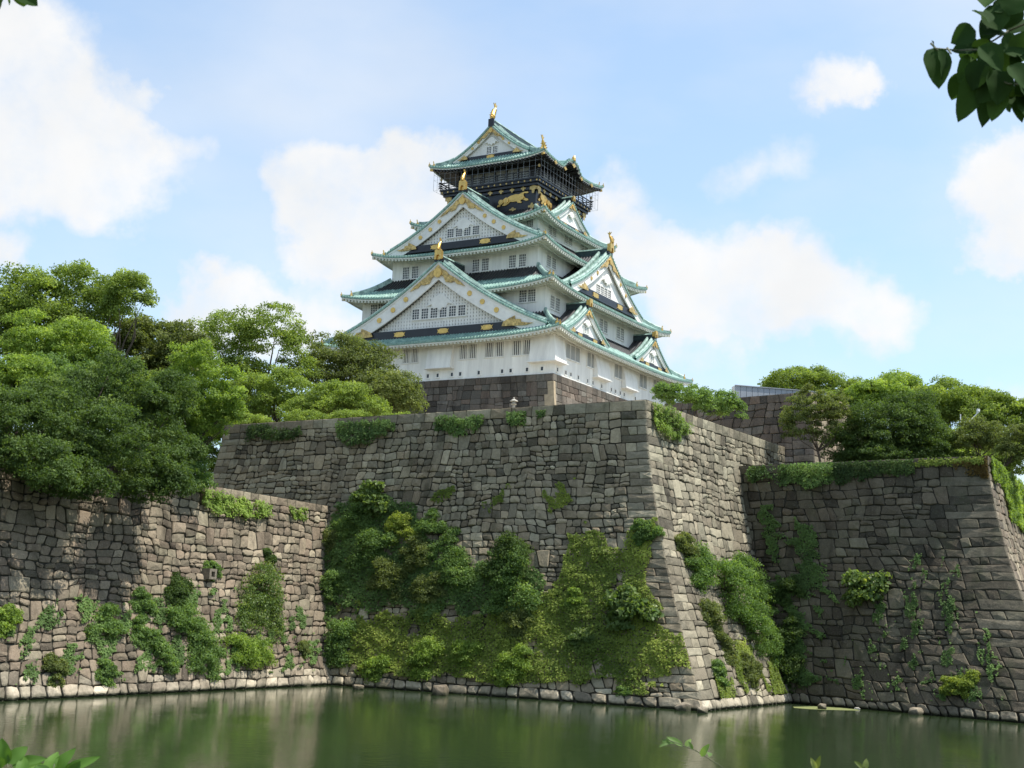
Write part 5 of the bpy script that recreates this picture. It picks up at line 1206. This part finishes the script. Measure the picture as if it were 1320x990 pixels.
for i, (x, y, r_, lab, pal) in enumerate((
    (566, 896, 13, 'big brown boulder lying at the foot of the bastion front', .15), (462, 889, 7, 'dark wet boulder nearest the inner corner', .1),
    (598, 895, 5, 'small squarish boulder just right of the big brown one', .4), 
    (880, 916, 10, 'large pale foot stone in front of the bastion corner', .6), (905, 919, 8, 'wedge shaped pale stone right at the bastion corner', .7), (394, 884, 8, 'tumbled stone at the inner end of the left wall', .6), (370, 884, 7, 'leaning pale stone low on the left wall', .7),
    (1180, 921, 9, 'grey boulder at the foot of the shaded right wall', .3), (1060, 914, 7, 'small pale boulder by the shaded inner corner', .5))):
    boulder(x, y, r_, lab, 400+i, pal)
# pale scum and a drifting bag in the shaded corner
r = np.random.default_rng(5); pts = [(1022, 911), (1050, 910.5), (1085, 912.5), (1105, 914.5), (1108, 916), (1080, 915.4), (1045, 914.2), (1024, 912.6)]
m.add([tuple(atz(x, y, .006)) for x, y in pts], [tuple(range(8))]); tag(m.build('algae_scum', mat('yellow_green_scum', (.16, .18, .06), .8, var=.4, vscale=4)), 'thin strip of yellow green scum floating by the shaded corner', 'algae', kind='stuff')
q = atz(1105, 914, 0); m = MB(); m.tube([(-.25, 0, .03), (-.1, 0, .05), (.1, 0, .06), (.25, 0, .02)], [.04, .10, .09, .03], 8); tag(m.build('floating_bag', M['lantern'], origin=None), 'small pale bag floating at the right end of the scum', 'bag').location = (q[0], q[1], 0)

# ------------------------------------------------------------------ foliage close to the camera
def big_leaf(mb, tn, base, d, up, L_, w, r, tone, curl=.25):
    d = np.array(d)/np.linalg.norm(d); s_ = np.cross(d, up); s_ /= np.linalg.norm(s_); u = np.cross(s_, d)
    n = 9; prof = np.sin(np.pi*np.linspace(0, 1, n)**.8)**.75; prof[0] = .04; prof[-1] = .02
    rows = [[], [], [], [], []]
    for i, t in enumerate(np.linspace(0, 1, n)):
        c = base+d*L_*t+u*(-curl*L_*t*t); wd = w*.5*prof[i]; wav = .02*L_*math.sin(i*1.7)
        for j, f in enumerate((-1, -.5, 0, .5, 1)): rows[j].append(tuple(c+s_*wd*f+u*(abs(f)*wd*.38+wav*abs(f))))
    k = len(mb.f); mb.grid(rows); tn += [tone]*(len(mb.f)-k)
def spray(name, label, Y, twigs, leaves, m, seed, cat='branch', org=None, tw=.5):
    """twigs: list of pixel polylines with radius px; leaves: (px,py, tipx,tipy, width px)"""
    r = np.random.default_rng(seed); s_ = Y/F
    o0 = aty(*(org or twigs[0][0][:2]), Y); root = tag(empty(name, tuple(o0)), label, cat)
    mb = MB()
    for tl, rad in twigs:
        pts = [aty(x, y, Y+r.uniform(-.06, .06)) for x, y in tl]; mb.tube(pts, [rad*s_*(1-.5*i/len(pts)) for i in range(len(pts))], 6)
    t = mb.build('twig', M['twig']); t.parent = root; t.location = -Vector(o0)
    mb = MB(); tn = []
    for (x, y, tx, ty_, w) in leaves:
        dy = r.uniform(-.10, .10); a = aty(x, y, Y+dy); b = aty(tx, ty_, Y+dy+r.uniform(-.06, .06)*1.); d = b-a
        upv = np.array([r.uniform(-.5, .5), -1+r.uniform(-.3, .3), r.uniform(.1, .8)])
        big_leaf(mb, tn, a, d, upv, np.linalg.norm(d)*1.0, w*s_*1.12, r, float(np.clip(r.normal(.5, .25), 0, 1)))
    l = mb.build('leaves', M[m], smooth=True, attrs={'tone': ('FACE', tn)}); l.parent = root; l.location = -Vector(o0)
r = np.random.default_rng(77)
lv = [(1204, 62, 1213, 106, 34), (1208, 64, 1222, 98, 22), (1203, 62, 1205, 52, 6), (1262, 62, 1228, 60, 34), (1258, 40, 1226, 52, 30), (1262, 92, 1240, 152, 34), (1268, 98, 1275, 156, 34), (1240, 92, 1228, 130, 26), (1285, 110, 1310, 142, 30), (1300, 110, 1322, 150, 26),
      (1275, 30, 1258, 8, 30), (1290, 40, 1275, 0, 34), (1300, 20, 1318, -18, 36), (1262, 60, 1295, 85, 34), (1280, 60, 1310, 90, 36), (1270, 80, 1252, 112, 34), (1300, 85, 1330, 110, 36), (1265, 45, 1300, 35, 34), (1290, 65, 1325, 55, 36), (1285, 90, 1290, 130, 36), (1310, 100, 1338, 140, 34), (1278, 14, 1310, 5, 30), (1300, 45, 1332, 20, 36), (1255, 75, 1240, 100, 28), (1262, 70, 1290, 110, 34), (1310, 70, 1340, 88, 34), (1295, -5, 1330, -20, 30), (1270, 10, 1275, -25, 28), (1315, 118, 1345, 160, 30), (1275, 50, 1262, 78, 32), (1290, 95, 1262, 128, 32), (1300, 60, 1292, 100, 36), (1320, 40, 1318, 80, 36), (1325, 90, 1320, 135, 34), (1280, 75, 1262, 96, 30), (1285, 25, 1268, 48, 30), (1310, 5, 1290, 35, 34), (1250, 60, 1248, 84, 24), (1290, 118, 1280, 150, 26), (1320, 60, 1300, 78, 34)]
spray('leafy_branch', 'dark large leaved branch reaching in from the upper right corner of the photo', 4.2, [([(1345, 66), (1290, 62), (1262, 64), (1235, 65), (1204, 62)], 1.6), ([(1345, 20), (1300, 40), (1262, 64)], 1.8), ([(1345, 110), (1300, 108), (1262, 92)], 1.5), ([(1200, 56), (1210, 66)], 1.6), ([(1221, 62), (1226, 69)], 1.6)], lv, 'lf_near', 1, org=(1345, 66))
spray('leaf_sprig', 'dark leaf tips hanging into the top left corner of the photo', 4.0, [([(30, -30), (14, -14), (2, -4)], 1.2)], [(20, -14, 48, 4, 24), (8, -12, -6, 10, 18), (26, -16, 30, 12, 20), (4, -10, 16, 4, 12)], 'lf_near', 2, org=(30, -30))
lv = [(8, 985, 2, 955, 16), (10, 984, 34, 962, 16), (16, 988, 55, 974, 14), (20, 992, 54, 984, 14), (2, 990, -8, 975, 14), (28, 1002, 30, 972, 14), (60, 1000, 72, 966, 16), (66, 1002, 92, 964, 16), (70, 1004, 122, 972, 14), (62, 1004, 48, 982, 14), (84, 1008, 100, 985, 16), (0, 975, 20, 982, 14), (40, 1000, 42, 984, 12)]
spray('leafy_shoot', 'bright green leafy shoots poking up in the lower left corner of the photo', 5.0, [([(10, 1040), (14, 1005), (8, 980)], 1.2), ([(60, 1040), (66, 1005), (70, 985)], 1.2)], lv, 'lf_nearbright', 3, org=(14, 1040), cat='plant')
lv = [(880, 962, 862, 948, 7), (884, 963, 890, 952, 6), (872, 958, 850, 952, 7), (866, 955, 852, 960, 5), (904, 975, 912, 960, 8), (914, 976, 916, 966, 6), (893, 966, 888, 956, 4)]
spray('bare_sprig', 'thin sprig with a few leaves rising over the water at the bottom of the photo', 5.5, [([(960, 1010), (925, 985), (896, 967), (862, 954)], .9)], lv, 'lf_shrub', 4, org=(960, 1010), cat='plant')
lv = [(1052, 992, 1046, 978, 6), (1053, 990, 1056, 976, 6), (1114, 992, 1118, 978, 7), (1112, 992, 1106, 982, 6)]
spray('leafy_shoot', 'two tiny leaf tips at the bottom edge right of the thin sprig', 5.5, [([(1056, 1015), (1053, 988)], .8), ([(1116, 1015), (1114, 988)], .8)], lv, 'lf_olive', 5, org=(1056, 1015), cat='plant')
